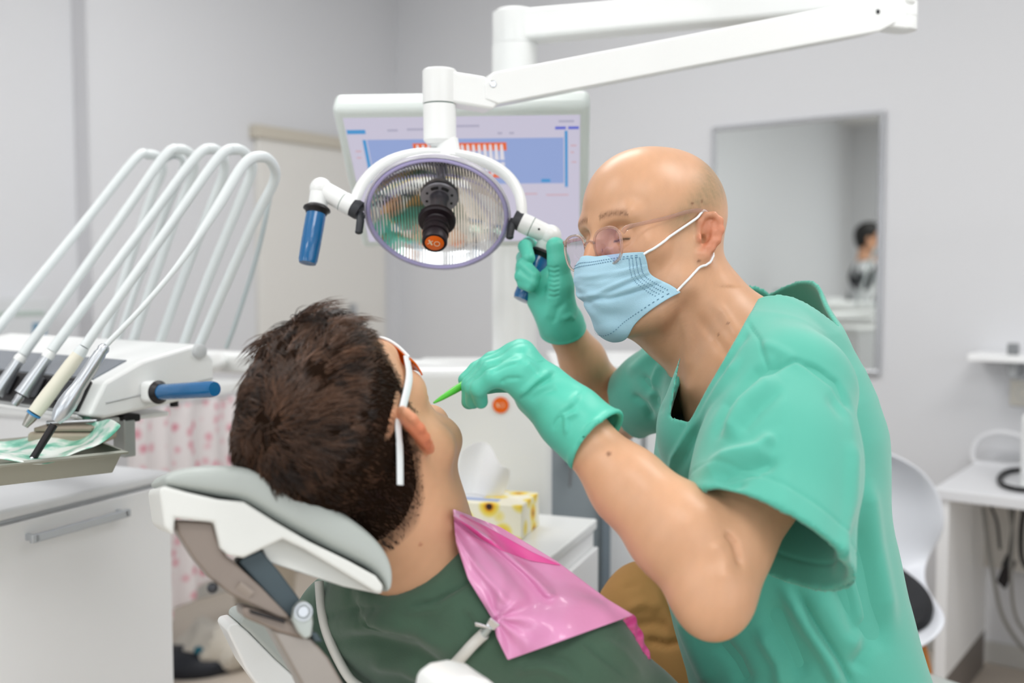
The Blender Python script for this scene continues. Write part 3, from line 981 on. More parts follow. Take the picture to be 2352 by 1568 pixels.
# tissue pulled out
rows = []
for j in range(10):
    t = j / 9
    row = []
    for i in range(25):
        s = i / 24 * 2 - 1
        w = 0.042 + 0.028 * t - 0.012 * t * t
        p = bt + dirl * (s * w) + dirl * (-0.02) + H * (0.0 + 0.085 * t * (1 - 0.25 * s * s) + 0.012 * math.sin(3.1 * s + 1) * t) + dirw * (0.014 * math.sin(4.5 * s + 2 * t) * (0.4 + t) + 0.01 * t)
        row.append(p)
    rows.append(row)
o = MB().grid(rows).build('tissue', mat('white_tissue_paper', 'f3f3f3', 0.9, bump=(80, 0.3)), None, subsurf=1, solid=0.0006)
tag(o, 'white tissue sticking up out of the sunflower box', 'tissue')
# ------------------------------------------------------------------ instrument delivery unit on the left
PU = U(215, 955, 1.5)
pu = lambda x, y: on_plane(x, y, PU, A_)
prof_px = [(203, 956), (240, 877), (326, 828), (455, 789), (492, 822), (492, 903), (240, 962)]
prof = [pu(*q) for q in prof_px]
LU = 0.62
du = empty('delivery_unit', PU - A_ * 0.3 - H * 0.06, 'white dental delivery unit with sloping dark panel and a blue wrapped handle', 'delivery unit')
MB().prism(prof, -A_ * LU).build('body', WHITE, du, bevel=0.006)
# dark control panel on the slope, black holder block below it
s0, s1 = prof[2], prof[1]
nrm = (s0 - s1).cross(A_).normalized()
if nrm.dot(CAM - s0) < 0:
    nrm = -nrm
sv = s1 - s0
MB().obox(s0 + sv * 0.06 - A_ * 0.035 - nrm * 0.001, -A_ * (LU - .04), sv * 0.9, nrm * 0.003).build('control_panel', mat('grey_glass_panel', '6d747d', 0.25, coat=.3), du, bevel=0.001)
h0, h1 = prof[1], prof[0]
nh = (h0 - h1).cross(A_).normalized()
if nh.dot(CAM - h0) < 0:
    nh = -nh
hv = h1 - h0
blk = MB().obox(h0 + hv * 0.03 - A_ * 0.03 - nh * 0.001, -A_ * (LU - .06), hv * 0.9, nh * 0.012).build('holder_block', BLACK, du, bevel=0.003)
for k in range(6):
    o_ = h0 + hv * 0.15 - A_ * (0.055 + 0.088 * k) + nh * 0.011
    MB().obox(o_, -A_ * 0.05, hv * 0.6, nh * 0.006).build('holder_slot', DARK, blk, bevel=0.004)
MB().obox(h1 - A_ * 0.03 + nh * 0.002, -A_ * (LU - .05), -nh * 0.012, -H * 0.006).build('lower_lip', WHITE, du, bevel=0.002)
# seam along the side panel, round hub at the back top corner, small foot
MB().tube([pu(243, 925) + A_ * 0.001, pu(330, 905) + A_ * 0.001, pu(488, 868) + A_ * 0.001], 0.0012, 6).build('side_seam', mat('grey_seam', 'b9bcbc', .5), du)
hb = pu(455, 806)
MB().lathe(hb - A_ * 0.004, A_, [(0.0, 0.0), (0.0115, 0.0), (0.0115, 0.012), (0.009, 0.014), (0.0, 0.014)], 24).build('side_hub', mat('pale_grey_plastic', 'c9cccd', .4), du)
MB().lathe(pu(425, 925) - A_ * .03, -H, [(0.0, -0.01), (0.007, -0.01), (0.007, 0.008), (0.0, 0.008)], 16).build('rubber_stop', BLACK, du)
# handle
hm = pu(338, 898)
MB().obox(hm - A_ * 0.002 - B_ * 0.014 - H * 0.017, A_ * 0.034, B_ * 0.028, H * 0.034).build('handle_mount', WHITE, du, bevel=0.008, seg=4)
hdir = (A_ + H * 0.1).normalized()
MB().lathe(hm + A_ * 0.028, hdir, [(0.0, 0.0), (0.017, 0.0), (0.0185, 0.003), (0.016, 0.006), (0.013, 0.012), (0.0, 0.012)], 28).build('handle_collar', BLACK, du)
MB().lathe(hm + A_ * 0.028, hdir, [(0.0, 0.006), (0.0122, 0.006), (0.0125, 0.05), (0.0122, 0.138), (0.0105, 0.145), (0.0, 0.146)], 28).build('handle_grip', BLUE_GRIP, du, label='blue cling-wrapped handle')
# beam carrying the unit, running to the chairside body
bm0, bm1 = U(440, 806, 2.48), U(1010, 837, 2.12)
bd = bm1 - bm0
bd.z = 0
MB().obox(bm0 - H * 0.05, bd, Vector((-bd.y, bd.x, 0)).normalized() * 0.06, H * 0.05).build('support_beam', WHITE, du, bevel=0.01)
kb = U(500, 812, 2.42)
MB().tube([Vector((prof[4].x, prof[4].y, prof[4].z - .03)) - A_ * 0.1, Vector((kb.x, kb.y, kb.z - .02))], 0.022, 16).build('support_arm', WHITE, du)
MB().obox(kb - H * 0.032 - B_ * .03, A_ * 0.02, -B_ * 0.006, H * 0.008).build('indicator', mat('dark_green_seal', '2b5a4c', .5), du)
# bracket post under the unit
bp = U(268, 968, 1.56)
MB().obox(bp - H * 0.055 - A_ * .012, A_ * 0.032, B_ * 0.02, H * 0.06).build('tray_bracket', mat('mid_grey_metal', 'a9adab', 0.4, metal=.4), du, bevel=0.002)
MB().obox(bp - H * 0.001 - A_ * .03, A_ * 0.05, B_ * 0.03, H * 0.012).build('bracket_joint', BLACK, du, bevel=0.003)
bs = U(215, 975, 1.53)
MB().obox(U(232, 962, 1.53) - H * .008, -A_ * 0.5, B_ * 0.12, H * 0.008).build('tray_support', WHITE, du, bevel=0.003)

# ------------------------------------------------------------------ hoses with their handpieces
HOSE = mat('pale_grey_silicone_hose', 'dfe5e6', 0.4)
HOSE2 = mat('grey_silicone_cord', 'b9c3c5', 0.4)
CREAM = mat('cream_handpiece', 'e6e2d2', 0.35)


def PP(pts):
    return [U(*p) for p in pts]


def hose_thing(label, pts, r0, r1, build, knee):
    P = smooth_path(PP(pts), 8)
    n = len(P)
    base = PP(pts)[0]
    e = empty('dental_handpiece', base, label, 'handpiece', 'handpieces hanging from the delivery unit')
    ki = int(n * knee)
    MB().tube(P[:ki + 1], [r0] * (ki + 1), 12).build('whip_arm', HOSE, e)
    MB().tube(P[ki:], [r0 + (r1 - r0) * min(1, i / 12) for i in range(n - ki)], 12).build('hose', HOSE, e)
    Q = [p - B_ * -0.006 - A_ * 0.006 - H * 0.004 for p in P[int(n * .12):int(n * .62)]]
    MB().tube(Q, 0.0045, 8).build('inner_cord', HOSE2, e)
    if build:
        build(e)
    return e


def stick(e, nm, a, b, radii, m, label=None):
    A0, B0 = U(*a), U(*b)
    n = len(radii)
    return MB().tube([A0.lerp(B0, i / (n - 1)) for i in range(n)], radii, 18).build(nm, m, e, label=label)


def inst_turbine(e):
    stick(e, 'coupling', (243, 793, 1.42), (228, 815, 1.416), [0.006, 0.0085, 0.0075, 0.009], SILVER)
    stick(e, 'handle', (230, 812, 1.416), (128, 968, 1.385), [0.0085, 0.0095, 0.0095, 0.0095, 0.010, 0.0125, 0.0135, 0.0125, 0.0065], SILVER)
    t = stick(e, 'tip', (124, 975, 1.384), (70, 1062, 1.365), [0.0055, 0.0055, 0.0052, 0.005, 0.0055], BLACK, 'black tip')
    MB().ball(U(66, 1066, 1.364), 0.0066, (1, 1, .8)).build('nozzle', BLACK, t)
    MB().ball(U(73, 1053, 1.36), 0.0028).build('tip_light', CHROME, t)


def inst_scaler(e):
    stick(e, 'strain_relief', (193, 797, 1.5), (178, 818, 1.497), [0.008, 0.0095, 0.0095], HOSE)
    h = stick(e, 'handle', (180, 815, 1.497), (80, 948, 1.47), [0.0095, 0.0105, 0.0105, 0.0105, 0.0112, 0.0112, 0.0105], CREAM, 'cream coloured handle')
    stick(h, 'ring', (79, 949, 1.4695), (76, 953, 1.469), [0.0107, 0.0107], mat('blue_ring', '3f86b8', .4))
    stick(e, 'tip', (76, 953, 1.469), (57, 979, 1.462), [0.0085, 0.0075, 0.006, 0.0045], mat('dull_metal', 'a6a39c', 0.35, metal=.9))


def inst_motor(e):
    stick(e, 'coupling', (118, 806, 1.54), (106, 824, 1.537), [0.0075, 0.0095, 0.0085], WHITE)
    stick(e, 'handle', (108, 822, 1.537), (50, 905, 1.52), [0.0088, 0.0092, 0.0095, 0.0105, 0.0105, 0.0115], SILVER)
    stick(e, 'chuck', (48, 908, 1.52), (32, 930, 1.515), [0.0065, 0.007, 0.006, 0.0065, 0.005], STEEL)


def inst_motor2(e):
    stick(e, 'coupling', (52, 815, 1.6), (40, 832, 1.597), [0.0075, 0.0095, 0.0085], WHITE)
    stick(e, 'handle', (42, 829, 1.597), (-10, 905, 1.58), [0.0088, 0.0092, 0.0095, 0.0105, 0.0115], SILVER)


hose_thing('silver handpiece with black angled tip hanging nearest the headrest', [(455, 800, 1.72), (520, 650, 1.70), (590, 495, 1.68), (630, 415, 1.66), (626, 377, 1.63), (600, 359, 1.6), (560, 378, 1.575), (500, 475, 1.54), (421, 593, 1.5), (330, 702, 1.455), (243, 793, 1.42)], 0.0085, 0.004, inst_turbine, 0.68)
hose_thing('cream scaler handpiece with blue ring hanging beside the silver one', [(418, 800, 1.78), (478, 640, 1.76), (552, 460, 1.745), (578, 392, 1.73), (568, 357, 1.7), (540, 342, 1.67), (500, 364, 1.64), (400, 505, 1.59), (290, 660, 1.54), (193, 797, 1.5)], 0.0088, 0.0075, inst_scaler, 0.6)
hose_thing('silver motor with small chuck hanging left of the cream handpiece', [(362, 800, 1.84), (420, 640, 1.82), (490, 460, 1.80), (514, 395, 1.78), (510, 357, 1.75), (484, 341, 1.72), (447, 364, 1.69), (340, 508, 1.635), (225, 662, 1.58), (118, 806, 1.54)], 0.0088, 0.0078, inst_motor, 0.6)
hose_thing('silver motor cut by the left picture edge above the steel tray', [(300, 800, 1.9), (350, 650, 1.88), (415, 470, 1.86), (444, 395, 1.84), (440, 357, 1.81), (411, 342, 1.78), (375, 362, 1.75), (270, 512, 1.695), (150, 680, 1.64), (52, 815, 1.6)], 0.0088, 0.0078, inst_motor2, 0.6)
hose_thing('leftmost pale hose arching down past the left picture edge', [(235, 800, 1.96), (285, 640, 1.94), (345, 460, 1.92), (372, 395, 1.9), (365, 362, 1.87), (338, 354, 1.84), (310, 366, 1.81), (200, 503, 1.745), (80, 650, 1.68), (-30, 785, 1.63)], 0.0085, 0.008, None, 0.6)
hose_thing('thin pale hose running close beside the second arch from the left', [(265, 800, 1.93), (320, 640, 1.91), (385, 470, 1.89), (415, 400, 1.87), (420, 368, 1.84), (398, 352, 1.81), (365, 372, 1.78), (330, 420, 1.755), (200, 603, 1.69), (60, 803, 1.62), (20, 860, 1.6)], 0.0065, 0.006, None, 0.6)
for (pts, rr, lb) in (([(519, 800, 1.86), (545, 730, 1.86), (592, 580, 1.86), (622, 440, 1.86), (625, 405, 1.85)], 0.0045, 'thin grey tube rising behind the nearest hose arch'),):
    o = MB().tube(smooth_path(PP(pts), 8), rr, 8).build('air_tube', HOSE2)
    tag(o, lb, 'tube')

# ------------------------------------------------------------------ tray with pouch and cassette
ZTR = U(150, 1095, 1.38).z
t_r = at_z(256, 1084, ZTR)
t_l = at_z(-120, 1128, ZTR)
tl = (t_l - t_r)
tln = tl.normalized()
tdn = Vector((-tln.y, tln.x, 0))
if tdn.y < 0:
    tdn = -tdn
STL = mat('worn_steel_tray', 'a7a99f', 0.4, metal=0.7)
tray = empty('steel_tray', t_r + tl * .5 + tdn * .1, 'grey steel instrument tray below the handpieces at the left edge', 'tray')
LT, WT, HT = tl.length, 0.2, 0.03
mb = MB()
mb.obox(t_r, tln * LT, tdn * WT, H * 0.003)
mb.build('tray_base', STL, tray, bevel=0.001)
mb = MB()
bo = [t_r, t_r + tln * LT, t_r + tln * LT + tdn * WT, t_r + tdn * WT]
ce = t_r + tln * LT / 2 + tdn * WT / 2
to = [p + (p - ce).normalized() * 0.016 + H * HT for p in bo]
lipp = [p + (p - ce).normalized() * 0.026 + H * (HT - .002) for p in bo]
rows = [[p for p in bo + bo[:1]], [p for p in to + to[:1]], [p for p in lipp + lipp[:1]]]
mb.grid(rows)
mb.build('tray_rim', STL, tray, solid=0.003, smooth=False)
POUCH = mat('green_white_pouch', '8fc8b4', 0.35, coat=.3)
nt = POUCH.node_tree
tcn = nt.nodes.new('ShaderNodeTexCoord')
nz = nt.nodes.new('ShaderNodeTexNoise')
nz.inputs['Scale'].default_value = 30
nz.inputs['Detail'].default_value = 3
rp = nt.nodes.new('ShaderNodeValToRGB')
rp.color_ramp.elements[0].position = 0.38
rp.color_ramp.elements[0].color = (*lin('4fa68c'), 1)
rp.color_ramp.elements[1].position = 0.6
rp.color_ramp.elements[1].color = (*lin('dfe6e0'), 1)
e_ = rp.color_ramp.elements.new(0.5)
e_.color = (*lin('93cbb6'), 1)
nt.links.new(tcn.outputs['Object'], nz.inputs['Vector'])
nt.links.new(nz.outputs['Fac'], rp.inputs['Fac'])
nt.links.new(rp.outputs['Color'], nt.nodes['Principled BSDF'].inputs['Base Color'])
rows = []
for j in range(14):
    v = j / 13
    row = []
    for i in range(40):
        u = i / 39
        zz = 0.012 + 0.008 * math.sin(9 * u + 3 * v) * math.sin(5 * v + 1) + 0.035 * max(0, (0.22 - u) / .22) ** 2 + 0.02 * max(0, v - .75)
        row.append(t_r + tln * (-0.012 + u * LT * 0.97) + tdn * (-0.012 + v * WT * 0.9 + .006 * math.sin(8 * u)) + H * (zz + 0.02))
    rows.append(row)
o = MB().grid(rows).build('sterilisation_pouch', POUCH, None, subsurf=1, solid=0.003)
tag(o, 'crumpled green and white pouch lying in the steel tray', 'pouch')
ka_ = U(60, 985, 1.47)
kb_ = U(228, 985, 1.47)
kv = kb_ - ka_
kv.z = 0
ks = empty('instrument_cassette', ka_ + kv * .5 - H * .025, 'beige instrument cassette lying behind the green pouch', 'cassette')
kd = Vector((-kv.y, kv.x, 0)).normalized()
if kd.y < 0:
    kd = -kd
BEI = mat('beige_plastic', 'a59a88', .5)
MB().obox(ka_ - H * 0.025, kv, kd * 0.07, H * 0.02).build('cassette_base', BEI, ks, bevel=0.006)
MB().obox(ka_ - H * 0.004 + kv * .1, kv * .8, kd * 0.06, H * 0.006).build('cassette_lid', mat('brown_grey_plastic', '8d8272', .45), ks, bevel=0.002)
MB().tube([ka_ + kv * .2 + kd * .02 + H * .006, ka_ + kv * .85 + kd * .03 + H * .008], [0.004, 0.0025], 10).build('metal_instrument', STEEL, ks)

# ------------------------------------------------------------------ cabinet at the lower left
ZCB = 0.85
k0, k1 = at_z(-90, 1192, ZCB), at_z(388, 1080, ZCB)
cabv = k1 - k0
cabn = Vector((-cabv.y, cabv.x, 0)).normalized()
if cabn.dot(Vector((-1, 1, 0))) < 0:
    cabn = -cabn
cb = empty('drawer_cabinet', Vector((k0.x, k0.y, 0)) + cabv * .5 + cabn * .2, 'white cabinet with long bar handle at the lower left of the dental chair', 'cabinet')
MB().obox(k0 + cabn * 0.012 - H * (ZCB - 0.0), cabv * 0.992, cabn * 0.42, H * (ZCB - 0.021)).build('carcass', WHITE_CAB, cb, bevel=0.002)
o = MB().obox(k0 - H * 0.018 - cabn * 0.004, cabv, cabn * 0.44, H * 0.018).build('worktop', mat('pale_grey_worktop', 'eceef1', 0.3), None, bevel=0.006)
tag(o, 'pale grey worktop lying on the white cabinet at the lower left', 'worktop')
dr = MB().obox(k0 + cabn * -0.006 + Vector((0, 0, -ZCB + 0.06)) + cabv * 0.05, cabv * 0.94, cabn * 0.018, H * (ZCB - 0.085)).build('cabinet_door', WHITE_CAB, cb, bevel=0.002)
q0, q1 = on_plane(75, 1232, k0 - cabn * 0.03, cabn), on_plane(302, 1180, k0 - cabn * 0.03, cabn)
zq = (q0.z + q1.z) / 2
q0.z = q1.z = zq
MB().obox(q0 - H * 0.008, (q1 - q0), cabn * 0.008, H * 0.014).build('bar_handle', SILVER, dr, bevel=0.002)
for q in (q0 + (q1 - q0) * 0.03, q1 - (q1 - q0) * 0.06):
    MB().obox(q - H * 0.006, (q1 - q0) * 0.03, cabn * 0.026, H * 0.01).build('handle_post', SILVER, dr)

# ------------------------------------------------------------------ counter with floral curtain along the left wall
def floral_mat():
    m = mat('pink_floral_cotton', 'efe6e6', 0.85)
    nt = m.node_tree
    b = nt.nodes['Principled BSDF']
    tc = nt.nodes.new('ShaderNodeTexCoord')
    v = nt.nodes.new('ShaderNodeTexVoronoi')
    v.inputs['Scale'].default_value = 24
    v.inputs['Randomness'].default_value = 0.9
    n = nt.nodes.new('ShaderNodeTexNoise')
    n.inputs['Scale'].default_value = 40
    ad = nt.nodes.new('ShaderNodeMath')
    ad.operation = 'MULTIPLY_ADD'
    ad.inputs[1].default_value = 0.35
    r = nt.nodes.new('ShaderNodeValToRGB')
    cr = r.color_ramp
    cr.elements[0].position = 0.25
    cr.elements[0].color = (*lin('d98a9c'), 1)
    cr.elements[1].position = 0.6
    cr.elements[1].color = (*lin('efe9ea'), 1)
    e = cr.elements.new(0.42)
    e.color = (*lin('eabfc8'), 1)
    nt.links.new(tc.outputs['Object'], v.inputs['Vector'])
    nt.links.new(tc.outputs['Object'], n.inputs['Vector'])
    nt.links.new(n.outputs['Fac'], ad.inputs[0])
    nt.links.new(v.outputs['Distance'], ad.inputs[2])
    nt.links.new(ad.outputs[0], r.inputs['Fac'])
    nt.links.new(r.outputs['Color'], b.inputs['Base Color'])
    return m


FLOR = floral_mat()
DC = 2.7
w0, w1 = U(330, 1000, DC), U(585, 1000, DC + .45)
sd = empty('side_counter', Vector((w0.x, w0.y, 0)), 'white side counter behind the delivery unit with floral curtain below', 'counter')
wv_ = Vector((w1.x - w0.x, w1.y - w0.y, 0))
wn = Vector((-wv_.y, wv_.x, 0)).normalized()
zt_ = U(430, 1000, DC).z + 0.08
MB().obox(Vector((w0.x, w0.y, zt_)) - wv_ * 0.6, wv_ * 1.55, wn * 0.35, H * 0.03).build('worktop', WHITE, sd, bevel=0.003)
for f in (-0.58,):
    MB().obox(Vector((w0.x, w0.y, 0)) + wv_ * f, wv_ * 0.03, wn * 0.34, H * zt_).build('end_panel', WHITE_CAB, sd)
rows = []
z_b = U(430, 1490, DC).z
for j in range(12):
    t = j / 11
    row = []
    for i in range(60):
        s = i / 59
        row.append(Vector((w0.x, w0.y, 0)) + wv_ * (-0.1 + 1.0 * s) + wn * (0.01 + 0.018 * math.sin(34 * s + 1.5 * math.sin(5 * s)) * (0.35 + .65 * t)) + H * (zt_ - 0.01 + (z_b - zt_ + 0.16 * s) * t))
    rows.append(row)
o = MB().grid(rows).build('floral_curtain', FLOR, None, subsurf=1, solid=0.003)
tag(o, 'white curtain with pink flowers hanging under the side counter', 'curtain')
# clutter on the floor below
p = at_z(440, 1535, 0.0)
ft = empty('foot_control', p, 'dark foot control lying on the floor under the floral curtain', 'foot control')
MB().ball(p + H * 0.02, 0.13, (1.1, .75, .42)).build('housing', mat('navy_black_plastic', '1c2029', .5), ft)
MB().box(p + H * 0.075 + Vector((0.05, -0.03, 0)), (0.05, 0.05, 0.02)).build('pedal', mat('teal_pedal', '1d6c80', .5), ft, bevel=0.005)
p = at_z(520, 1520, 0.0)
mb = MB()
bmesh.ops.create_icosphere(mb.bm, subdivisions=4, radius=1.0, matrix=Matrix.Translation(p + H * 0.06) @ Matrix.Diagonal((0.16, 0.12, 0.07, 1)))
for v in mb.bm.verts:
    d_ = (v.co - p)
    v.co += d_.normalized() * 0.018 * (math.sin(31 * d_.x + 17 * d_.z) * math.sin(27 * d_.y + 3) + .6 * math.sin(61 * d_.x * 1.3 - 40 * d_.z))
o = mb.build('crumpled_bag', mat('creamy_white_plastic_bag', 'd8d2c6', .4), None)
tag(o, 'crumpled whitish plastic bag on the floor behind the chair back', 'bag')
p = at_z(470, 1490, 0.0)
bn = empty('waste_bin', p + B_ * .25, 'beige waste bin standing on the floor beneath the floral curtain', 'bin')
MB().lathe(p + B_ * .25, H, [(0.0, 0.0), (0.09, 0.0), (0.115, 0.27), (0.108, 0.27), (0.085, 0.012), (0.0, 0.012)], 28).build('bin_body', mat('beige_bin', 'b5aa99', .5), bn)
MB().lathe(p + B_ * .25 + H * .268, H, [(0.11 + .007 * math.cos(t), .007 * math.sin(t)) for t in np.linspace(0, 2 * math.pi, 8, endpoint=False)], 28, closed=True).build('bin_rim', mat('cream_rim', 'cfc7ba', .5), bn)
# dispenser on the left wall
pd = on_plane(45, 738, RP(-STEP + .06, 0, 0), A_)
ds = empty('wall_dispenser', pd, 'pale wall dispenser with blue print behind the hoses at the left edge', 'dispenser')
MB().obox(pd - A_ * 0.058 - B_ * 0.14 - H * 0.075, A_ * 0.1, B_ * 0.22, H * 0.15).build('carton', mat('pale_carton', 'd3d6d8', .6), ds, bevel=0.004)
MB().obox(pd + A_ * 0.042 + B_ * 0.02 - H * 0.045, A_ * 0.003, B_ * 0.045, H * 0.04).build('print', mat('blue_print', '6e93ad', .6), ds)
MB().obox(pd + A_ * 0.042 - B_ * 0.13 + H * 0.02, A_ * 0.003, B_ * 0.19, H * 0.014).build('stripe', mat('grey_green_stripe', 'b4c2bc', .6), ds)

# ------------------------------------------------------------------ dental chair
RC = Vector((0.38, -0.90, 0.20)).normalized()
PC = U(640, 1190, 0.94)


def pcn(x, y, off=0.0):
    return on_plane(x, y, PC - RC * off, RC)


chair = empty('dental_chair', Vector((-0.02, 1.2, 0.0)), 'reclined dental chair with grey-green padded headrest under the patient', 'dental chair')
pad_st = [((373, 1104), (375, 1108)), ((384, 1088), (386, 1117)), ((410, 1074), (410, 1124)), ((465, 1066), (462, 1134)), ((530, 1064), (512, 1144)), ((600, 1072), (560, 1150)), ((655, 1097), (610, 1182)), ((710, 1122), (655, 1210)), ((760, 1150), (710, 1238)), ((805, 1178), (760, 1265)), ((847, 1209), (812, 1289)), ((885, 1247), (850, 1307)), ((904, 1285), (872, 1324)), ((908, 1318), (884, 1342)), ((902, 1345), (890, 1358)), ((894, 1360), (890, 1364))]
PW_ = 0.25
rows = []
for (tp_, bt_) in pad_st:
    T_, B0_ = pcn(*tp_), pcn(*bt_)
    mid, hv_ = (T_ + B0_) / 2, (T_ - B0_) / 2
    row = []
    for k in range(33):
        a = 2 * math.pi * k / 32
        cw, sw = math.cos(a), math.sin(a)
        lw = math.copysign(abs(cw) ** 0.25, cw)
        hw = math.copysign(abs(sw) ** 0.5, sw)
        row.append(mid + hv_ * hw - RC * (PW_ / 2 + PW_ / 2 * lw))
    rows.append(row)
mbp = MB().grid(rows)
mbp.bm.verts.ensure_lookup_table()
bmesh.ops.remove_doubles(mbp.bm, verts=mbp.bm.verts, dist=1e-5)
bmesh.ops.holes_fill(mbp.bm, edges=[e for e in mbp.bm.edges if e.is_boundary])
mbp.build('headrest_pad', GREY_UPH, chair, subsurf=2)
SHELL = mat('ivory_white_shell', 'e2e4e0', 0.4)
shp = [(366, 1128), (374, 1114), (430, 1130), (500, 1146), (560, 1152), (630, 1196), (710, 1243), (800, 1287), (864, 1322), (882, 1345), (878, 1362), (862, 1360), (780, 1310), (700, 1262), (650, 1238), (600, 1262), (560, 1281), (525, 1276), (506, 1258), (492, 1200), (402, 1190), (398, 1231), (378, 1212)]
MB().prism([pcn(*q) for q in shp], -RC * 0.22).build('headrest_shell', SHELL, chair, bevel=0.006, seg=4)
unp = [(600, 1255), (650, 1236), (780, 1310), (880, 1360), (872, 1364), (790, 1347), (700, 1318), (615, 1290)]
MB().prism([pcn(x, y, .025) for x, y in unp], -RC * 0.17).build('shell_underside', SHELL, chair, bevel=0.004)
armp = [(402, 1195), (490, 1200), (497, 1232), (520, 1276), (548, 1300), (600, 1348), (662, 1412), (668, 1424), (640, 1418), (585, 1392), (530, 1365), (482, 1328), (445, 1282), (410, 1228)]
PA = PC + RC * 0.0
o = MB().prism([pcn(x, y, .012) for x, y in armp], -RC * 0.05).build('headrest_arm', TAUPE, chair, bevel=0.003)
MB().tube([pcn(545, 1345, .011), pcn(575, 1368, .011)], [(0.006, 0.0015)] * 2, 16, flat=AX_R).build('lever_inset', mat('worn_taupe', '9c9188', .5), o)
sl = [(548, 1292), (556, 1282), (600, 1264), (640, 1310), (692, 1380), (672, 1424), (640, 1395), (600, 1348)]
MB().prism([pcn(x, y, .02) for x, y in sl], -RC * 0.04).build('arm_cover', SLATE, chair, bevel=0.002)
MB().ball(pcn(488, 1350, .01), 0.005).build('arm_screw', DARK, chair)
# bracket, pivot plate, mast
brp = [(556, 1394), (575, 1396), (668, 1428), (700, 1438), (705, 1470), (640, 1452), (560, 1418)]
MB().prism([pcn(x, y, .012) for x, y in brp], -RC * 0.05).build('mast_bracket', TAUPE, chair, bevel=0.003)
MB().prism([pcn(x, y, .005) for x, y in ((573, 1399), (655, 1424), (655, 1432), (576, 1408))], -RC * 0.006).build('latch', BLACK, chair, bevel=0.001)
plp = [(676, 1398), (688, 1383), (704, 1381), (716, 1394), (720, 1430), (716, 1462), (700, 1468), (684, 1450), (672, 1424)]
pp_ = MB().prism([pcn(x, y, .0) for x, y in plp], -RC * 0.012).build('pivot_plate', mat('pale_grey_metal', 'b3bab6', .4, metal=.3), chair, bevel=0.002)
MB().lathe(pcn(696, 1404, .0), RC, [(0.0, 0.0015), (0.005, 0.0015), (0.0055, 0.0), (0.007, 0.0), (0.007, 0.002), (0.0085, 0.002), (0.0085, -0.001)], 24).build('pivot_bolt', STEEL, pp_)
msp = [(622, 1446), (662, 1452), (716, 1466), (755, 1510), (830, 1640), (720, 1640), (690, 1568)]
MB().prism([pcn(x, y, .015) for x, y in msp], -RC * 0.05).build('mast', mat('taupe_grey_metal', '9d968f', .35, metal=.4), chair, bevel=0.003)
MB().prism([pcn(x, y, .012) for x, y in ((712, 1452), (728, 1452), (742, 1474), (724, 1474))], -RC * 0.03).build('mast_stop', SLATE, chair, bevel=0.002)
# backrest: white shell with its grey-green padding towards the patient
bkp = [(498, 1424), (504, 1414), (522, 1410), (540, 1424), (600, 1484), (700, 1574), (820, 1690), (700, 1690), (620, 1620), (540, 1510)]
MB().prism([pcn(x, y, .32) for x, y in bkp], RC * 0.10).build('backrest_shell', WHITE, chair, bevel=0.008, seg=4)
bpp = [(522, 1408), (528, 1394), (545, 1388), (562, 1391), (640, 1465), (720, 1545), (830, 1660), (820, 1690), (700, 1574), (600, 1484), (545, 1428)]
MB().prism([pcn(x, y, .325) for x, y in bpp], RC * 0.11).build('backrest_pad', GREY_UPH, chair, bevel=0.006, seg=4)
wg = [U(1020, 1590, .86), U(1050, 1566, .87), U(1092, 1558, .88), U(1130, 1566, .89), U(1160, 1590, .9), U(1170, 1650, .9), U(1010, 1650, .86)]
MB().prism(wg, Vector((-.03, 0.05, -0.0))).build('backrest_wing', WHITE, chair, bevel=0.008, seg=4)
# seat, base (below the picture)
Cb = Vector((0.02, 1.12, 0.62))
mb = MB()
sdir = Vector((0.75, 0.55, 0)).normalized()
sl_ = Vector((sdir.y, -sdir.x, 0))
ps = Vector((0.02, 1.12, 0))
mb.obox(ps + sl_ * -0.25 + H * 0.36, sdir * 1.15, sl_ * 0.5, H * 0.07)
mb.build('seat', GREY_UPH, chair, bevel=0.03, seg=4)
MB().obox(ps + sdir * .25 - sl_ * 0.14 + H * 0.05, sdir * 0.35, sl_ * 0.28, H * 0.31).build('lift_column', WHITE, chair, bevel=0.02)
MB().obox(ps + sdir * .05 - sl_ * 0.28 + H * 0.0, sdir * 0.85, sl_ * 0.56, H * 0.05).build('base_plate', WHITE, chair, bevel=0.015)
b0 = ps + H * .40 + sdir * .02
b1 = pcn(800, 1660, .2)
MB().tube([b0, b1], [(0.12, 0.03), (0.12, 0.03)], 20, flat=sl_).build('recliner_strut', WHITE, chair)
# ------------------------------------------------------------------ smooth body surfaces (signed distance fields + surface nets)
def nv(v):
    return np.array([v[0], v[1], v[2]], dtype=np.float64)


def smin(a, b, k):
    if k <= 0:
        return np.minimum(a, b)
    h = np.maximum(k - np.abs(a - b), 0) / k
    return np.minimum(a, b) - h * h * k * 0.25


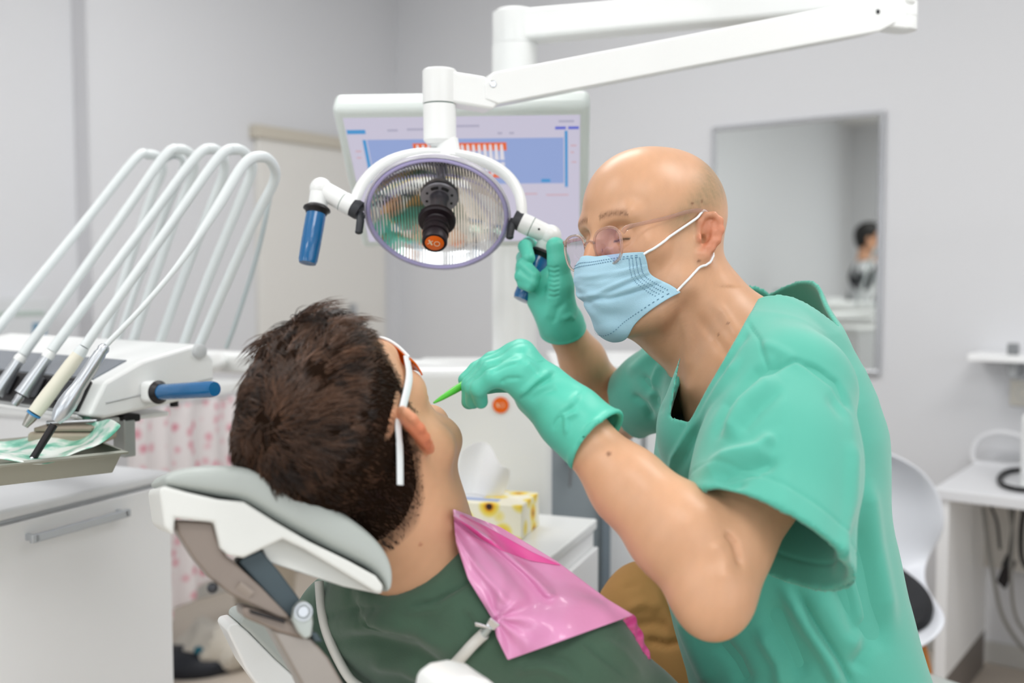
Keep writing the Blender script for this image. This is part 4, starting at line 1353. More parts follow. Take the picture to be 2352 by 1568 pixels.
class SDF:
    def __init__(self):
        self.ops = []

    def _add(self, fn, lo, hi, k, mode):
        self.ops.append((fn, np.array(lo), np.array(hi), k, mode))
        return self

    def cone(self, a, b, ra, rb, k=0.01, mode='+', flat=None):
        """round cone; flat=(axis, factor) squashes the distance along an axis (factor<1 -> thinner)"""
        a, b = nv(a), nv(b)
        ab = b - a
        L2 = float(ab @ ab) + 1e-12
        m = max(ra, rb)
        fx = None
        if flat is not None:
            fx = nv(flat[0])
            fx = fx / np.linalg.norm(fx)

        def fn(P):
            pa = P - a
            t = np.clip(pa @ ab / L2, 0, 1)
            d = pa - t[:, None] * ab
            if fx is not None:
                c = d @ fx
                d = d + np.outer(c * (1 / flat[1] - 1), fx)
            return np.sqrt((d * d).sum(1)) - (ra + (rb - ra) * t)
        return self._add(fn, np.minimum(a, b) - m, np.maximum(a, b) + m, k, mode)

    def chain(self, pts, rad, k=0.01, mode='+', flat=None):
        for i in range(len(pts) - 1):
            self.cone(pts[i], pts[i + 1], rad[i], rad[i + 1], k, mode, flat)
        return self

    def ell(self, c, r, axes=None, k=0.01, mode='+'):
        c, r = nv(c), np.array(r, dtype=np.float64)
        M = np.eye(3) if axes is None else np.array([nv(x) / np.linalg.norm(nv(x)) for x in axes])
        m = float(r.max())

        def fn(P):
            q = (P - c) @ M.T
            k0 = np.sqrt(((q / r) ** 2).sum(1))
            k1 = np.sqrt(((q / (r * r)) ** 2).sum(1)) + 1e-9
            return np.where(k0 < 1e-6, -r.min(), k0 * (k0 - 1) / k1)
        return self._add(fn, c - m, c + m, k, mode)

    def fun(self, fn, lo, hi, k=0.0, mode='+'):
        return self._add(fn, lo, hi, k, mode)

    def eval(self, P, sel=None):
        d = np.full(len(P), 0.2)
        for i, (fn, lo, hi, k, mode) in enumerate(self.ops):
            if sel is not None and not sel[i]:
                continue
            v = fn(P)
            if mode == '+':
                d = smin(d, v, k)
            elif mode == '-':
                d = -smin(-d, v, k)
            else:                       # '&'
                d = -smin(-d, -v, k)
        return d

    def mesh(self, h, pad=0.012):
        add = [o for o in self.ops if o[4] == '+']
        lo = np.min([o[1] for o in add], 0) - pad
        hi = np.max([o[2] for o in add], 0) + pad
        B = 14
        n = np.ceil((hi - lo) / h).astype(int) + 2
        n = ((n + B - 1) // B) * B
        vals = np.full(tuple(n), 0.2, dtype=np.float32)
        ar = np.arange(B)
        gi, gj, gk = np.meshgrid(ar, ar, ar, indexing='ij')
        loc = np.stack([gi.ravel(), gj.ravel(), gk.ravel()], 1) * h
        LO = np.array([o[1] - o[3] - pad for o in self.ops])
        HI = np.array([o[2] + o[3] + pad for o in self.ops])
        isadd = np.array([o[4] == '+' for o in self.ops])
        isand = np.array([o[4] == '&' for o in self.ops])
        for bi in range(0, n[0], B):
            for bj in range(0, n[1], B):
                for bk in range(0, n[2], B):
                    b0 = lo + np.array([bi, bj, bk]) * h
                    b1 = b0 + B * h
                    hit = np.all((LO <= b1) & (HI >= b0), axis=1) | isand
                    if not np.any(hit & isadd):
                        continue
                    vals[bi:bi + B, bj:bj + B, bk:bk + B] = self.eval(b0 + loc, hit).reshape(B, B, B)
        return nets(vals, lo, h)


def nets(v, lo, h):
    s = v < 0
    c = np.zeros(tuple(np.array(v.shape) - 1), dtype=np.int8)
    for i in (0, 1):
        for j in (0, 1):
            for k in (0, 1):
                c += s[i:v.shape[0] - 1 + i, j:v.shape[1] - 1 + j, k:v.shape[2] - 1 + k]
    I = np.argwhere((c > 0) & (c < 8))
    idx = np.full(c.shape, -1, dtype=np.int32)
    idx[I[:, 0], I[:, 1], I[:, 2]] = np.arange(len(I))
    cor = [(i, j, k) for i in (0, 1) for j in (0, 1) for k in (0, 1)]
    vv = {q: v[I[:, 0] + q[0], I[:, 1] + q[1], I[:, 2] + q[2]].astype(np.float64) for q in cor}
    acc = np.zeros((len(I), 3))
    cnt = np.zeros(len(I))
    for q in cor:
        for ax in range(3):
            if q[ax] == 0:
                q2 = list(q)
                q2[ax] = 1
                q2 = tuple(q2)
                a, b = vv[q], vv[q2]
                m = (a < 0) != (b < 0)
                t = np.where(m, a / np.where(m, a - b, 1), 0)
                p = np.array(q, dtype=float)[None, :].repeat(len(I), 0)
                p[:, ax] += t
                acc += p * m[:, None]
                cnt += m
    V = (I + acc / cnt[:, None]) * h + lo
    faces = []
    for ax in range(3):
        o = [0, 1, 2]
        o.remove(ax)
        u, w = o
        sl0 = [slice(None)] * 3
        sl1 = [slice(None)] * 3
        sl0[ax] = slice(0, -1)
        sl1[ax] = slice(1, None)
        a, b = s[tuple(sl0)], s[tuple(sl1)]
        E = np.argwhere(a != b)
        E = E[(E[:, u] > 0) & (E[:, w] > 0) & (E[:, u] < c.shape[u]) & (E[:, w] < c.shape[w])]
        fl = a[E[:, 0], E[:, 1], E[:, 2]]

        def ci(du, dw):
            Q = E.copy()
            Q[:, u] -= du
            Q[:, w] -= dw
            return idx[Q[:, 0], Q[:, 1], Q[:, 2]]
        q = np.stack([ci(1, 1), ci(0, 1), ci(0, 0), ci(1, 0)], 1)
        if ax == 1:
            fl = ~fl
        q[~fl] = q[~fl][:, ::-1]
        faces.append(q)
    F = np.concatenate(faces)
    F = F[(F >= 0).all(1)]
    return V, F


def vnormals(V, F):
    a, b, c, d = V[F[:, 0]], V[F[:, 1]], V[F[:, 2]], V[F[:, 3]]
    n = np.cross(c - a, d - b)
    N = np.zeros_like(V)
    for i in range(4):
        for ax in range(3):
            N[:, ax] += np.bincount(F[:, i], n[:, ax], len(V))
    return N / (np.linalg.norm(N, axis=1)[:, None] + 1e-12)


def relax(V, F, it=2, lam=0.5):
    E = np.concatenate([F[:, [0, 1]], F[:, [1, 2]], F[:, [2, 3]], F[:, [3, 0]]])
    E = np.concatenate([E, E[:, ::-1]])
    deg = np.bincount(E[:, 0], minlength=len(V)).astype(float)
    for k in range(it):
        l = lam if k % 2 == 0 else -lam * 1.04
        S = np.stack([np.bincount(E[:, 0], V[E[:, 1], ax], len(V)) for ax in range(3)], 1)
        V = V + l * (S / np.maximum(deg, 1)[:, None] - V)
    return V


def folds(V, N, lines, front=True):
    """raise or sink soft folds; lines: (pixel polyline, half width px, height m[, sharpness])"""
    px, py, dd = to_px(V)
    vw = V - nv(CAM)
    vw /= np.linalg.norm(vw, axis=1)[:, None]
    face = np.clip(-(N * vw).sum(1) * 3.0, 0, 1)
    disp = np.zeros(len(V))
    for ln in lines:
        pts, w, amp = ln[:3]
        dmin_, dmax_ = ln[3] if len(ln) > 3 else (0, 99)
        best = np.full(len(V), 1e9)
        tt = np.zeros(len(V))
        n = len(pts) - 1
        for i in range(n):
            a = np.array(pts[i], float)
            b = np.array(pts[i + 1], float)
            ab = b - a
            t = np.clip(((px - a[0]) * ab[0] + (py - a[1]) * ab[1]) / (ab @ ab), 0, 1)
            q = np.hypot(px - a[0] - t * ab[0], py - a[1] - t * ab[1])
            m = q < best
            best[m] = q[m]
            tt[m] = (i + t[m]) / n
        taper = np.clip(np.minimum(tt, 1 - tt) * 5 + 0.15, 0, 1)
        ok = (dd >= dmin_) & (dd <= dmax_)
        disp += amp * np.exp(-(best / w) ** 2) * taper * face * ok
    return V + N * disp[:, None]


def snoise(V, f, seed=0):
    """cheap smooth noise from summed sines"""
    r = np.random.default_rng(seed)
    out = np.zeros(len(V))
    for i in range(6):
        d = r.normal(size=3)
        d /= np.linalg.norm(d)
        out += np.sin(V @ d * f * r.uniform(0.6, 1.5) + r.uniform(0, 6.28))
    return out / 6


def mesh_obj(name, V, F, m, parent, col=None, label=None):
    me = bpy.data.meshes.new(name)
    org = nv(ORG[parent.name]) if parent is not None else V.mean(0)
    W_ = (V - org).astype(np.float32)
    me.vertices.add(len(W_))
    me.vertices.foreach_set('co', W_.ravel())
    me.loops.add(F.size)
    me.loops.foreach_set('vertex_index', F.ravel().astype(np.int32))
    me.polygons.add(len(F))
    me.polygons.foreach_set('loop_start', (np.arange(len(F)) * 4).astype(np.int32))
    me.polygons.foreach_set('use_smooth', np.ones(len(F), dtype=bool))
    me.update(calc_edges=True)
    me.validate()
    if col is not None:
        ca = me.color_attributes.new('Col', 'FLOAT_COLOR', 'POINT')
        C4 = np.ones((len(V), 4), dtype=np.float32)
        C4[:, :3] = col
        ca.data.foreach_set('color', C4.ravel())
    o = bpy.data.objects.new(name, me)
    COL.objects.link(o)
    if parent is not None:
        o.parent = parent
    else:
        o.location = Vector(org)
    ORG[o.name] = Vector(org)
    me.materials.append(m)
    if label:
        o['label'] = label
    return o


class Frame:
    """local head frame: x forward, y left, z up"""

    def __init__(self, o, f, l, u):
        self.o, self.f, self.l, self.u = Vector(o), Vector(f).normalized(), Vector(l).normalized(), Vector(u).normalized()
        self.M = np.array([nv(self.f), nv(self.l), nv(self.u)])

    def p(self, x, y, z):
        return self.o + self.f * x + self.l * y + self.u * z

    def v(self, x, y, z):
        return self.f * x + self.l * y + self.u * z

    def to(self, V):
        return (V - nv(self.o)) @ self.M.T


def add_head(S, fr, eyes=True, neck=True, ear_out=28, nose=1.0, ear_lean=-.16):
    p = lambda x, y, z: fr.p(x if x < .096 else .096 + (x - .096) * nose, y, z)
    ax = (fr.f, fr.l, fr.u)
    S.ell(p(-.004, 0, .052), (.098, .0765, .083), ax, 0)
    S.ell(p(-.035, 0, .045), (.066, .070, .078), ax, .02)
    S.ell(p(.035, 0, .045), (.062, .066, .07), ax, .03)
    S.ell(p(.036, 0, -.03), (.054, .058, .078), ax, .03)
    for s in (1, -1):
        S.chain([p(.0, s * .054, -.012), p(.012, s * .053, -.058), p(.045, s * .036, -.088), p(.078, s * .010, -.102)], [.018, .019, .018, .017], .022)
        S.cone(p(.058, s * .047, -.006), p(.072, s * .034, -.018), .02, .018, .02)
        S.cone(p(.080, s * .044, .034), p(.090, s * .012, .030), .0125, .012, .014)
        S.ell(p(.094, s * .032, .010), (.013, .019, .0125), ax, .012, '-')
        S.ell(p(.0775, s * .0315, .010), (.0135, .0145, .0130), ax, .004)
    S.ell(p(.088, 0, -.098), (.016, .02, .014), ax, .015)
    S.chain([p(.094, 0, .022), p(.106, 0, -.006), p(.1155, 0, -.024)], [.0085, .0095, .0115], .012)
    for s in (1, -1):
        S.ell(p(.1015, s * .0125, -.028), (.012, .008, .008), ax, .007)
    S.cone(p(.096, .016, -.058), p(.096, -.016, -.058), .007, .007, .01)
    S.cone(p(.094, .014, -.068), p(.094, -.014, -.068), .0075, .0075, .01)
    S.cone(p(.101, .018, -.0632), p(.101, -.018, -.0632), .0022, .0022, .004, '-')
    for s in (1, -1):
        add_ear(S, fr, s, ear_out, ear_lean)
    if neck:
        S.cone(p(-.022, 0, -.01), p(-.03, 0, -.1), .056, .056, .03)


def add_ear(S, fr, s, out=28, lean=-.16):
    o = fr.p(-.004, s * .0735, .004)
    co, so = math.cos(R_(out)), math.sin(R_(out))
    ub = fr.v(-co, s * so, 0)
    vu = (fr.v(lean, s * .04, .98)).normalized()
    ub = (ub - vu * ub.dot(vu)).normalized()
    wn = ub.cross(vu)
    if wn.dot(fr.l * s) < 0:
        wn = -wn
    E = lambda u, v, w=0.0: o + ub * (u * .92) + vu * (v * .92) + wn * w
    S.ell(E(.014, .003, -.001), (.017, .027, .0045), (ub, vu, wn), .006)
    S.chain([E(.001, .006, .002), E(.0015, .019, .003), E(.009, .030, .004), E(.020, .032, .005), E(.029, .025, .006), E(.0315, .011, .006), E(.0285, -.004, .005), E(.021, -.016, .004), E(.013, -.0255, .003)], [.0032, .0036, .0038, .0038, .004, .004, .0038, .0036, .004], .004)
    S.ell(E(.009, -.027, .002), (.0085, .0085, .0045), (ub, vu, wn), .006)
    S.ell(E(.0135, -.001, .006), (.0095, .0115, .0065), (ub, vu, wn), .004, '-')
    S.chain([E(.021, .019, .003), E(.0225, .008, .004), E(.021, -.006, .004), E(.013, -.015, .004)], [.0028, .0032, .0032, .003], .004)
    S.ell(E(.003, -.004, .004), (.0042, .0055, .0042), (ub, vu, wn), .004)
    S.ell(E(.009, -.003, -.004), (.005, .007, .012), (ub, vu, wn), .003, '-')


def surf(*objs):
    vs, fs = [], []
    for o in objs:
        n0 = len(vs)
        og = ORG[o.name]
        vs += [v.co + og for v in o.data.vertices]
        fs += [tuple(i + n0 for i in p.vertices) for p in o.data.polygons]
    return BVHTree.FromPolygons(vs, fs)


def outside(bv, p, gap):
    """push a point out of a body so that it clears the surface by gap"""
    p = Vector(p)
    h_, n_, _, d_ = bv.find_nearest(p)
    if h_ is None:
        return p
    sd = (p - h_).dot(n_)
    if sd < gap:
        return h_ + n_ * gap if sd < 0 or d_ < 1e-6 else h_ + (p - h_).normalized() * gap
    return p
# ------------------------------------------------------------------ the bald dentist
def unit(v):
    return Vector(v).normalized()


dO = camvec((0, 0, 0))
yaw, pit, rol = R_(33), R_(2), R_(3.5)
Fv = Vector((-math.cos(yaw) * math.cos(pit), -math.sin(yaw) * math.cos(pit), -math.sin(pit)))
Lv = Vector((math.sin(yaw), -math.cos(yaw), 0))
Uv = Fv.cross(Lv)
if Uv.z < 0:
    Uv = -Uv
L2 = Lv * math.cos(rol) + Uv * math.sin(rol)
U2 = Uv * math.cos(rol) - Lv * math.sin(rol)
F3, L3, U3 = camvec(Fv), camvec(L2), camvec(U2)
Oh = U(1598, 549, 1.275) - L3 * 0.075
DH = Frame(Oh, F3, L3, U3)

NB = U(1700, 815, 1.335)                       # base of the neck
SHN = U(1815, 905, 1.14)                      # near (left) shoulder
SHF = U(1560, 862, 1.47)                      # far shoulder
ELN = U(1638, 1348, 1.0)
WRN = U(1262, 915, 1.1)
ELF = U(1418, 960, 1.66)
WRF = U(1290, 745, 1.5)
PEL = U(1840, 1640, 1.32)
dentist = empty('person', Vector((PEL.x, PEL.y, 0)), 'bald dentist in green scrubs, blue mask and glasses, leaning in with gloved hands', 'person')


def lerp(a, b, t):
    return a + (b - a) * t


def build_dentist_body():
    S = SDF()
    add_head(S, DH)
    S.chain([DH.p(-.028, 0, -.03), lerp(DH.p(-.028, 0, -.03), NB, .5), NB, lerp(NB, PEL, .12)], [.057, .056, .062, .07], .03)
    # sternomastoid and throat
    S.chain([DH.p(-.012, .055, -.03), U(1604, 880, 1.295)], [.016, .013], .02)
    S.cone(DH.p(.03, 0, -.085), U(1618, 855, 1.345), .03, .028, .03)
    S.chain([U(1735, 770, 1.39), lerp(NB, SHN, .55) - AX_U * .012, SHN], [.04, .042, .05], .05)
    S.chain([NB, SHF], [.055, .05], .05)
    S.chain([lerp(NB, PEL, .12), lerp(NB, PEL, .5), PEL], [.08, .105, .115], .04)
    # near arm
    d = ELN - SHN
    S.chain([SHN, lerp(SHN, ELN, .5), ELN], [.054, .05, .041], .02)
    fd = WRN - ELN
    bul = (fd.cross(AX_F)).normalized() * 0.008
    S.chain([ELN, lerp(ELN, WRN, .22) - bul, lerp(ELN, WRN, .5) - bul * .3, lerp(ELN, WRN, .8), WRN], [.039, .046, .039, .0275, .026], .018)
    S.cone(ELN + unit(d) * .012, ELN + unit(d) * .02 - fd * .03, .026, .024, .03)
    S.cone(lerp(SHN, ELN, .8) - AX_R * .01, lerp(ELN, WRN, .25) + AX_R * 0.004 + AX_U * .012, .035, .038, .03)
    # far arm
    S.chain([SHF, lerp(SHF, ELF, .5), ELF], [.052, .046, .037], .02)
    S.chain([ELF, lerp(ELF, WRF, .28), lerp(ELF, WRF, .65), WRF], [.036, .040, .033, .027], .018)
    # thighs and shins under the trousers
    for hip, knee, foot in LEGS:
        S.chain([hip, knee, foot], [.07, .05, .035], .03)
    V, F = S.mesh(.0023)
    V = relax(V, F, 4)
    N = vnormals(V, F)
    V = folds(V, N, [([(1668, 1222), (1688, 1248), (1700, 1300)], 7, -.005), ([(1640, 1240), (1665, 1290), (1670, 1340)], 22, .003), ([(1600, 720), (1660, 800), (1690, 840)], 12, -.003), ([(1640, 690), (1690, 760), (1730, 800)], 14, .003), ([(1560, 700), (1580, 780), (1580, 860)], 14, .003)])
    N = vnormals(V, F)
    q = DH.to(V)
    base = np.array(lin('d6a683'))
    col = np.tile(base, (len(V), 1))

    def blend(w, c):
        w = np.clip(w, 0, 1)[:, None]
        col[:] = col * (1 - w) + np.array(lin(c)) * w
    near_head = q[:, 2] > -.16
    col *= (1 + .035 * snoise(V, 130, 71) + .03 * snoise(V, 420, 72) + .02 * snoise(V, 1800, 73))[:, None]
    cheek = np.exp(-((q[:, 0] - .062) / .03) ** 2 - ((np.abs(q[:, 1]) - .05) / .03) ** 2 - ((q[:, 2] + .012) / .03) ** 2)
    blend(cheek * .22, 'd08a6a')
    # shaved hair on the sides and back of the scalp
    hair = np.clip((q[:, 2] - .006 + .5 * np.minimum(q[:, 0] + .0, .03)) / .03, 0, 1) * np.clip((.03 - q[:, 0] - np.clip((q[:, 2] - .05) * .9, -.02, .2)) / .035, 0, 1) * np.clip((.118 - q[:, 2] + .05 * np.clip(-q[:, 0] * 10, 0, 1)) / .04, 0, 1)
    nz_ = 0.75 + 0.25 * snoise(V, 900, 3) + .2 * snoise(V, 2300, 4)
    blend(hair * .95 * nz_ * near_head, '9c8768')
    # beard shadow on jaw and upper neck
    beard = np.clip((-.035 - q[:, 2]) / .03, 0, 1) * np.clip((q[:, 2] + .15) / .03, 0, 1) * np.clip((q[:, 0] + .005) / .03, 0, 1)
    blend(beard * .28 * near_head * (0.8 + .3 * snoise(V, 1500, 6)), '8f7563')
    # ears and nose a little redder
    ear = np.clip((np.abs(q[:, 1]) - .0745) / .006, 0, 1) * np.clip(1.6 - np.hypot(q[:, 0] + .018, q[:, 2] - .004) / .028, 0, 1)
    blend(ear * .6, 'd4775a')
    nose = np.clip(1 - np.linalg.norm(q - np.array([.115, 0, -.02]), axis=1) / .03, 0, 1)
    blend(nose * .5, 'd58a6c')
    # lips, brows
    lips = (q[:, 0] > .088) & (np.abs(q[:, 1]) < .02) & (np.abs(q[:, 2] + .063) < .008)
    blend(lips * .6, 'b86a5c')
    brow = np.exp(-((q[:, 2] - .033 - .004 * np.cos((np.abs(q[:, 1]) - .03) * 60)) / .0042) ** 2) * (np.abs(q[:, 1]) > .012) * (np.abs(q[:, 1]) < .052) * (q[:, 0] > .065)
    blend(brow * .85 * (0.7 + .5 * snoise(V, 1400, 9)), '6d4a32')
    lash = np.exp(-((q[:, 2] - .0035) / .0013) ** 2) * (np.abs(np.abs(q[:, 1]) - .031) < .0135) * (q[:, 0] > .076) * (q[:, 0] < .1)
    blend(lash * .95, '33221a')
    # moles
    for (mx, my, mz, mr) in ((1605, 599, 1.0, 3.2), (1590, 467, 1, 3), (1612, 462, 1, 2.4), (1672, 742, 1, 2.6), (1650, 768, 1, 2.2), (1398, 1042, 1, 4.5), (1540, 660, 1, 3)):
        px, py, dd = to_px(V)
        vw = V - nv(CAM)
        front = (N * vw).sum(1) < 0
        blend(np.clip(1.6 - np.hypot(px - mx, py - my) / mr, 0, 1) * front * .75, '6b3f2b')
    return mesh_obj('body', V, F, SKIN, dentist, col)


SKIN = attr_mat('skin', 0.36, sss=0.12, spec=0.45, bump=(900, 0.06))
hipN, hipF = PEL - camvec((-.03, .09, .05)), PEL + camvec((-.02, .11, -.02))
KF = U(1492, 1412, 1.5)
KN = Vector((KF.x + .12, PEL.y - .24, .50))
LEGS = [(hipF, KF, Vector((KF.x + .03, KF.y + .03, .10))), (hipN, KN, Vector((KN.x + .15, KN.y, .10)))]
d_body = build_dentist_body()


# ---- scrub top ---------------------------------------------------------------
def loft(rows, ang, lat_depth=True):
    """torso as stacked ellipses: rows (z, centre x, centre y, half front-back, half side); ang: facing direction in plan"""
    R = np.array(sorted(rows))
    ca, sa = math.cos(ang), math.sin(ang)

    def fn(P):
        z = np.clip(P[:, 2], R[0, 0], R[-1, 0])
        cx, cy, a, b = (np.interp(z, R[:, 0], R[:, i]) for i in (1, 2, 3, 4))
        dx, dy = P[:, 0] - cx, P[:, 1] - cy
        u, w = dx * ca + dy * sa, -dx * sa + dy * ca
        r = np.sqrt((u / a) ** 2 + (w / b) ** 2)
        g = np.sqrt((u / a ** 2) ** 2 + (w / b ** 2) ** 2) + 1e-9
        d = np.where(r < .05, -np.minimum(a, b), r * (r - 1) / g)
        cap = np.maximum(P[:, 2] - R[-1, 0], R[0, 0] - P[:, 2])
        return np.maximum(d * .93, cap)
    lo = np.array([R[:, 1].min() - .25, R[:, 2].min() - .25, R[0, 0]])
    hi = np.array([R[:, 1].max() + .25, R[:, 2].max() + .25, R[-1, 0]])
    return fn, lo, hi


def build_scrubs():
    ang = math.atan2(-.39, -.92)
    rows = []
    for (py, xf, xb, dc, hl) in ((1640, 1600, 2150, 1.31,   .175), (1560, 1585, 2118, 1.31, .175), (1450, 1550, 2088, 1.31, .172), (1340, 1522, 2062, 1.31, .168), (1200, 1505, 2030, 1.31, .165), (1080, 1506, 2004, 1.31, .165), (980, 1520, 1985, 1.32, .16), (900, 1536, 1955, 1.33, .155), (840, 1550, 1915, 1.335, .14), (795, 1566, 1860, 1.345, .115)):
        a = U(xf, py, dc)
        b = U(xb, py, dc)
        c = (a + b) / 2
        rows.append((c.z, c.x, c.y, (b - a).length / 2 * .965, hl))
    S = SDF()
    fn, lo, hi = loft(rows, ang)
    S.fun(fn, lo, hi, 0)
    # shoulders, trapezius, nape
    S.chain([U(1765, 742, 1.385), lerp(NB, SHN, .6) + AX_U * .004, SHN + AX_U * .002], [.05, .058, .062], .05)
    S.chain([U(1792, 712, 1.385), U(1768, 775, 1.275), lerp(NB, SHN, .6)], [.040, .047, .056], .04)
    S.chain([U(1792, 712, 1.385), U(1748, 758, 1.43), U(1640, 838, 1.45), SHF], [.040, .042, .055, .062], .05)
    S.chain([U(1775, 738, 1.395), U(1800, 870, 1.33), U(1840, 1020, 1.30)], [.052, .078, .09], .06)
    S.cone(U(1640, 985, 1.22), U(1700, 900, 1.2), .07, .08, .06)
    # near sleeve: wide and loose
    hemN = U(1752, 1238, 1.03)
    axN = unit(hemN - SHN)
    sdN = unit(AX_F - axN * AX_F.dot(axN))
    upN = axN.cross(sdN)
    hemF = U(1450, 928, 1.58)
    axF = unit(hemF - SHF)
    torso = list(S.ops)
    S2 = SDF()

    def ev(ops, P):
        d = np.full(len(P), .2)
        for (f_, l_, h_, k_, m_) in ops:
            d = smin(d, f_(P), k_)
        return d
    sn, sf, snc, sfc = SDF(), SDF(), SDF(), SDF()
    sn.chain([SHN, lerp(SHN, hemN, .5), hemN + axN * .05], [.074, .083, .096], .03)
    sf.chain([SHF, lerp(SHF, hemF, .5), hemF + axF * .05], [.06, .056, .058], .03)
    snc.chain([SHN, lerp(SHN, hemN, .5), hemN + axN * .014], [.074, .083, .0925], .03)
    sfc.chain([SHF, lerp(SHF, hemF, .5), hemF + axF * .02], [.06, .056, .0568], .03)
    nN = nv(unit(axN + AX_F * .12 + camvec((-.28, 0, -.1))))
    hN = nv(hemN)
    nF = nv(unit(axF + camvec((-.5, -.1, .0))))
    hF = nv(hemF)
    # neck opening: round hole about the neck plus a V down the chest
    apex = U(1562, 1005, 1.285)
    tn = U(1745, 700, 1.30)
    ffw = camvec((-.92, -.39, .05)).normalized()
    lat = camvec((.39, -.92, 0)).normalized()
    upv = unit(tn - apex)
    upv = unit(upv - lat * upv.dot(lat))
    hgt = (tn - apex).dot(upv)
    a_ = nv(apex)
    nu, nl, nf = nv(upv), nv(lat), nv(unit(lat.cross(upv)))
    if nf @ nv(ffw) < 0:
        nf = -nf
    nc = nv(lerp(DH.p(-.028, 0, -.03), NB, .75))
    na = nv(unit(NB - DH.p(-.028, 0, -.03)))
    latoff = (nv(NB) - a_) @ nl

    # the nearer edge of the V lies along this line on the chest
    eA, eB = U(1722, 720, 1.27), U(1564, 1004, 1.26)
    nB = nv(eB)
    n2 = (eA - eB).cross((eA + eB) / 2 - CAM).normalized()
    if n2.x > 0:
        n2 = -n2
    n2 = nv(n2)

    keepers = []
    for a_px, b_px in (((1556, 1005), (1540, 952)), ((1540, 952), (1566, 800))):
        ka, kb = U(*a_px, 1.27), U(*b_px, 1.27)
        kn = (kb - ka).cross((ka + kb) / 2 - CAM).normalized()
        if kn.x < 0:
            kn = -kn
        keepers.append((nv(ka), nv(kn)))

    def opening(P):
        q = P - a_
        t = q @ nu / hgt
        w = q @ nl - latoff * np.clip(t, 0, 1.2) * 0.9
        v = np.where(w > 0, w - .086 * t, -w - (-.012 + .098 * np.clip((t - .62) / .3, 0, 1)))
        v = np.maximum(v, -(q @ nf) - .085)
        v = np.maximum(v, -t * .2)
        pc = P - nc
        ax_ = pc @ na
        rr = np.sqrt(np.maximum((pc * pc).sum(1) - ax_ ** 2, 0)) - .063
        rr = np.maximum(rr, ax_ - .05)
        rr = np.maximum(rr, np.where((P - nv(NB)) @ nl < 0, pc @ nf - .02, -1))
        vc = np.maximum(np.maximum(-((P - nB) @ n2), -((P - nv(NB)) @ nl + .012)), -((P - nB) @ nu))
        vc = np.maximum(vc, np.abs((P - nB) @ n2) - .09)
        for (o_, n_) in keepers:
            vc = np.maximum(vc, -((P - o_) @ n_))
        return np.minimum(np.minimum(v, rr), vc)

    def full(P):
        t0 = ev(torso, P)
        d = smin(smin(t0, np.maximum(ev(sn.ops, P), (P - hN) @ nN), .022), np.maximum(ev(sf.ops, P), (P - hF) @ nF), .02)
        inn = smin(smin(t0, ev(snc.ops, P), .022), ev(sfc.ops, P), .02) + .0055
        d = np.maximum(d, -inn)
        d = np.maximum(d, -opening(P))
        return d
    allo = torso + sn.ops + sf.ops
    lo = np.min([o[1] for o in allo], 0)
    hi = np.max([o[2] for o in allo], 0)
    S2.fun(full, lo, hi, 0)
    V, F = S2.mesh(.0028, .008)
    V = relax(V, F, 4)
    N = vnormals(V, F)
    L = [
        # crease from the armpit over the front of the near sleeve
        ([(1640, 1010), (1672, 930), (1740, 860), (1800, 832)], 13, -.006), ([(1668, 1010), (1710, 930), (1790, 868)], 26, .007),
        ([(1690, 1000), (1740, 940), (1800, 890)], 16, -.004), ([(1630, 1060), (1740, 1030), (1780, 1000)], 16, .006), ([(1640, 1100), (1720, 1080), (1785, 1060)], 14, -.005),
        ([(1600, 1090), (1700, 1055), (1775, 1045)], 18, .005), ([(1610, 1150), (1660, 1120), (1720, 1105)], 12, -.004), ([(1600, 1120), (1660, 1130), (1700, 1165)], 12, .004),
        ([(1800, 850), (1806, 1000), (1800, 1150), (1770, 1250)], 26, .0015), ([(1850, 830), (1920, 880), (1960, 950)], 8, -.005), ([(1900, 900), (1945, 960), (1960, 1040)], 14, -.003),
        ([(1940, 900), (1960, 1050), (1950, 1200), (1925, 1330)], 14, .004),
        # yoke seam and shoulder
        ([(1715, 735), (1745, 780), (1765, 850)], 4, -.0022), ([(1765, 850), (1830, 826), (1900, 858)], 5, -.003), ([(1830, 826), (1780, 800), (1750, 790)], 12, .002),
        # chest pulls
        ([(1590, 1000), (1650, 900), (1700, 820)], 10, .0035), ([(1560, 1080), (1600, 990), (1660, 900)], 9, -.003), ([(1530, 1120), (1545, 1050), (1600, 960)], 8, .003), ([(1640, 880), (1690, 800), (1720, 760)], 9, -.0025),
        # back and side drape
        ([(1990, 1100), (2010, 1250), (2050, 1450)], 22, .006), ([(1960, 1180), (1985, 1330), (2030, 1500)], 20, -.006), ([(2000, 1420), (1985, 1490), (1960, 1540)], 22, -.005),
        ([(1795, 1345), (1850, 1440), (1900, 1515), (1935, 1590)], 15, .009), ([(1825, 1345), (1880, 1440), (1930, 1520), (1965, 1590)], 9, -.005), ([(1860, 1360), (1920, 1440), (1985, 1500)], 30, .005), ([(1930, 1340), (1950, 1400), (1965, 1470)], 24, -.006), ([(1770, 1380), (1810, 1470), (1850, 1560)], 26, -.006), 
        ([(1560, 1400), (1600, 1500), (1640, 1580)], 20, .006), ([(1640, 1460), (1690, 1520), (1720, 1580)], 22, -.006), ([(1740, 1440), (1790, 1520), (1800, 1580)], 18, .006),
        # far sleeve folds
        ([(1470, 860), (1500, 900), (1515, 950)], 10, -.005), ([(1450, 905), (1480, 930), (1500, 965)], 8, -.004), ([(1440, 860), (1490, 820), (1530, 800)], 12, .004), ([(1520, 830), (1500, 880), (1495, 920)], 9, .004),
    ]
    V = folds(V, N, [(l_[0], l_[1], l_[2] * 1.4) for l_ in L])
    N = vnormals(V, F)
    V = V + N * (snoise(V, 38, 11) * .0016 + snoise(V, 90, 12) * .0006)[:, None]
    # hem stitching grooves along the sleeve ends and doubled hem band
    dn = (V - hN) @ nN
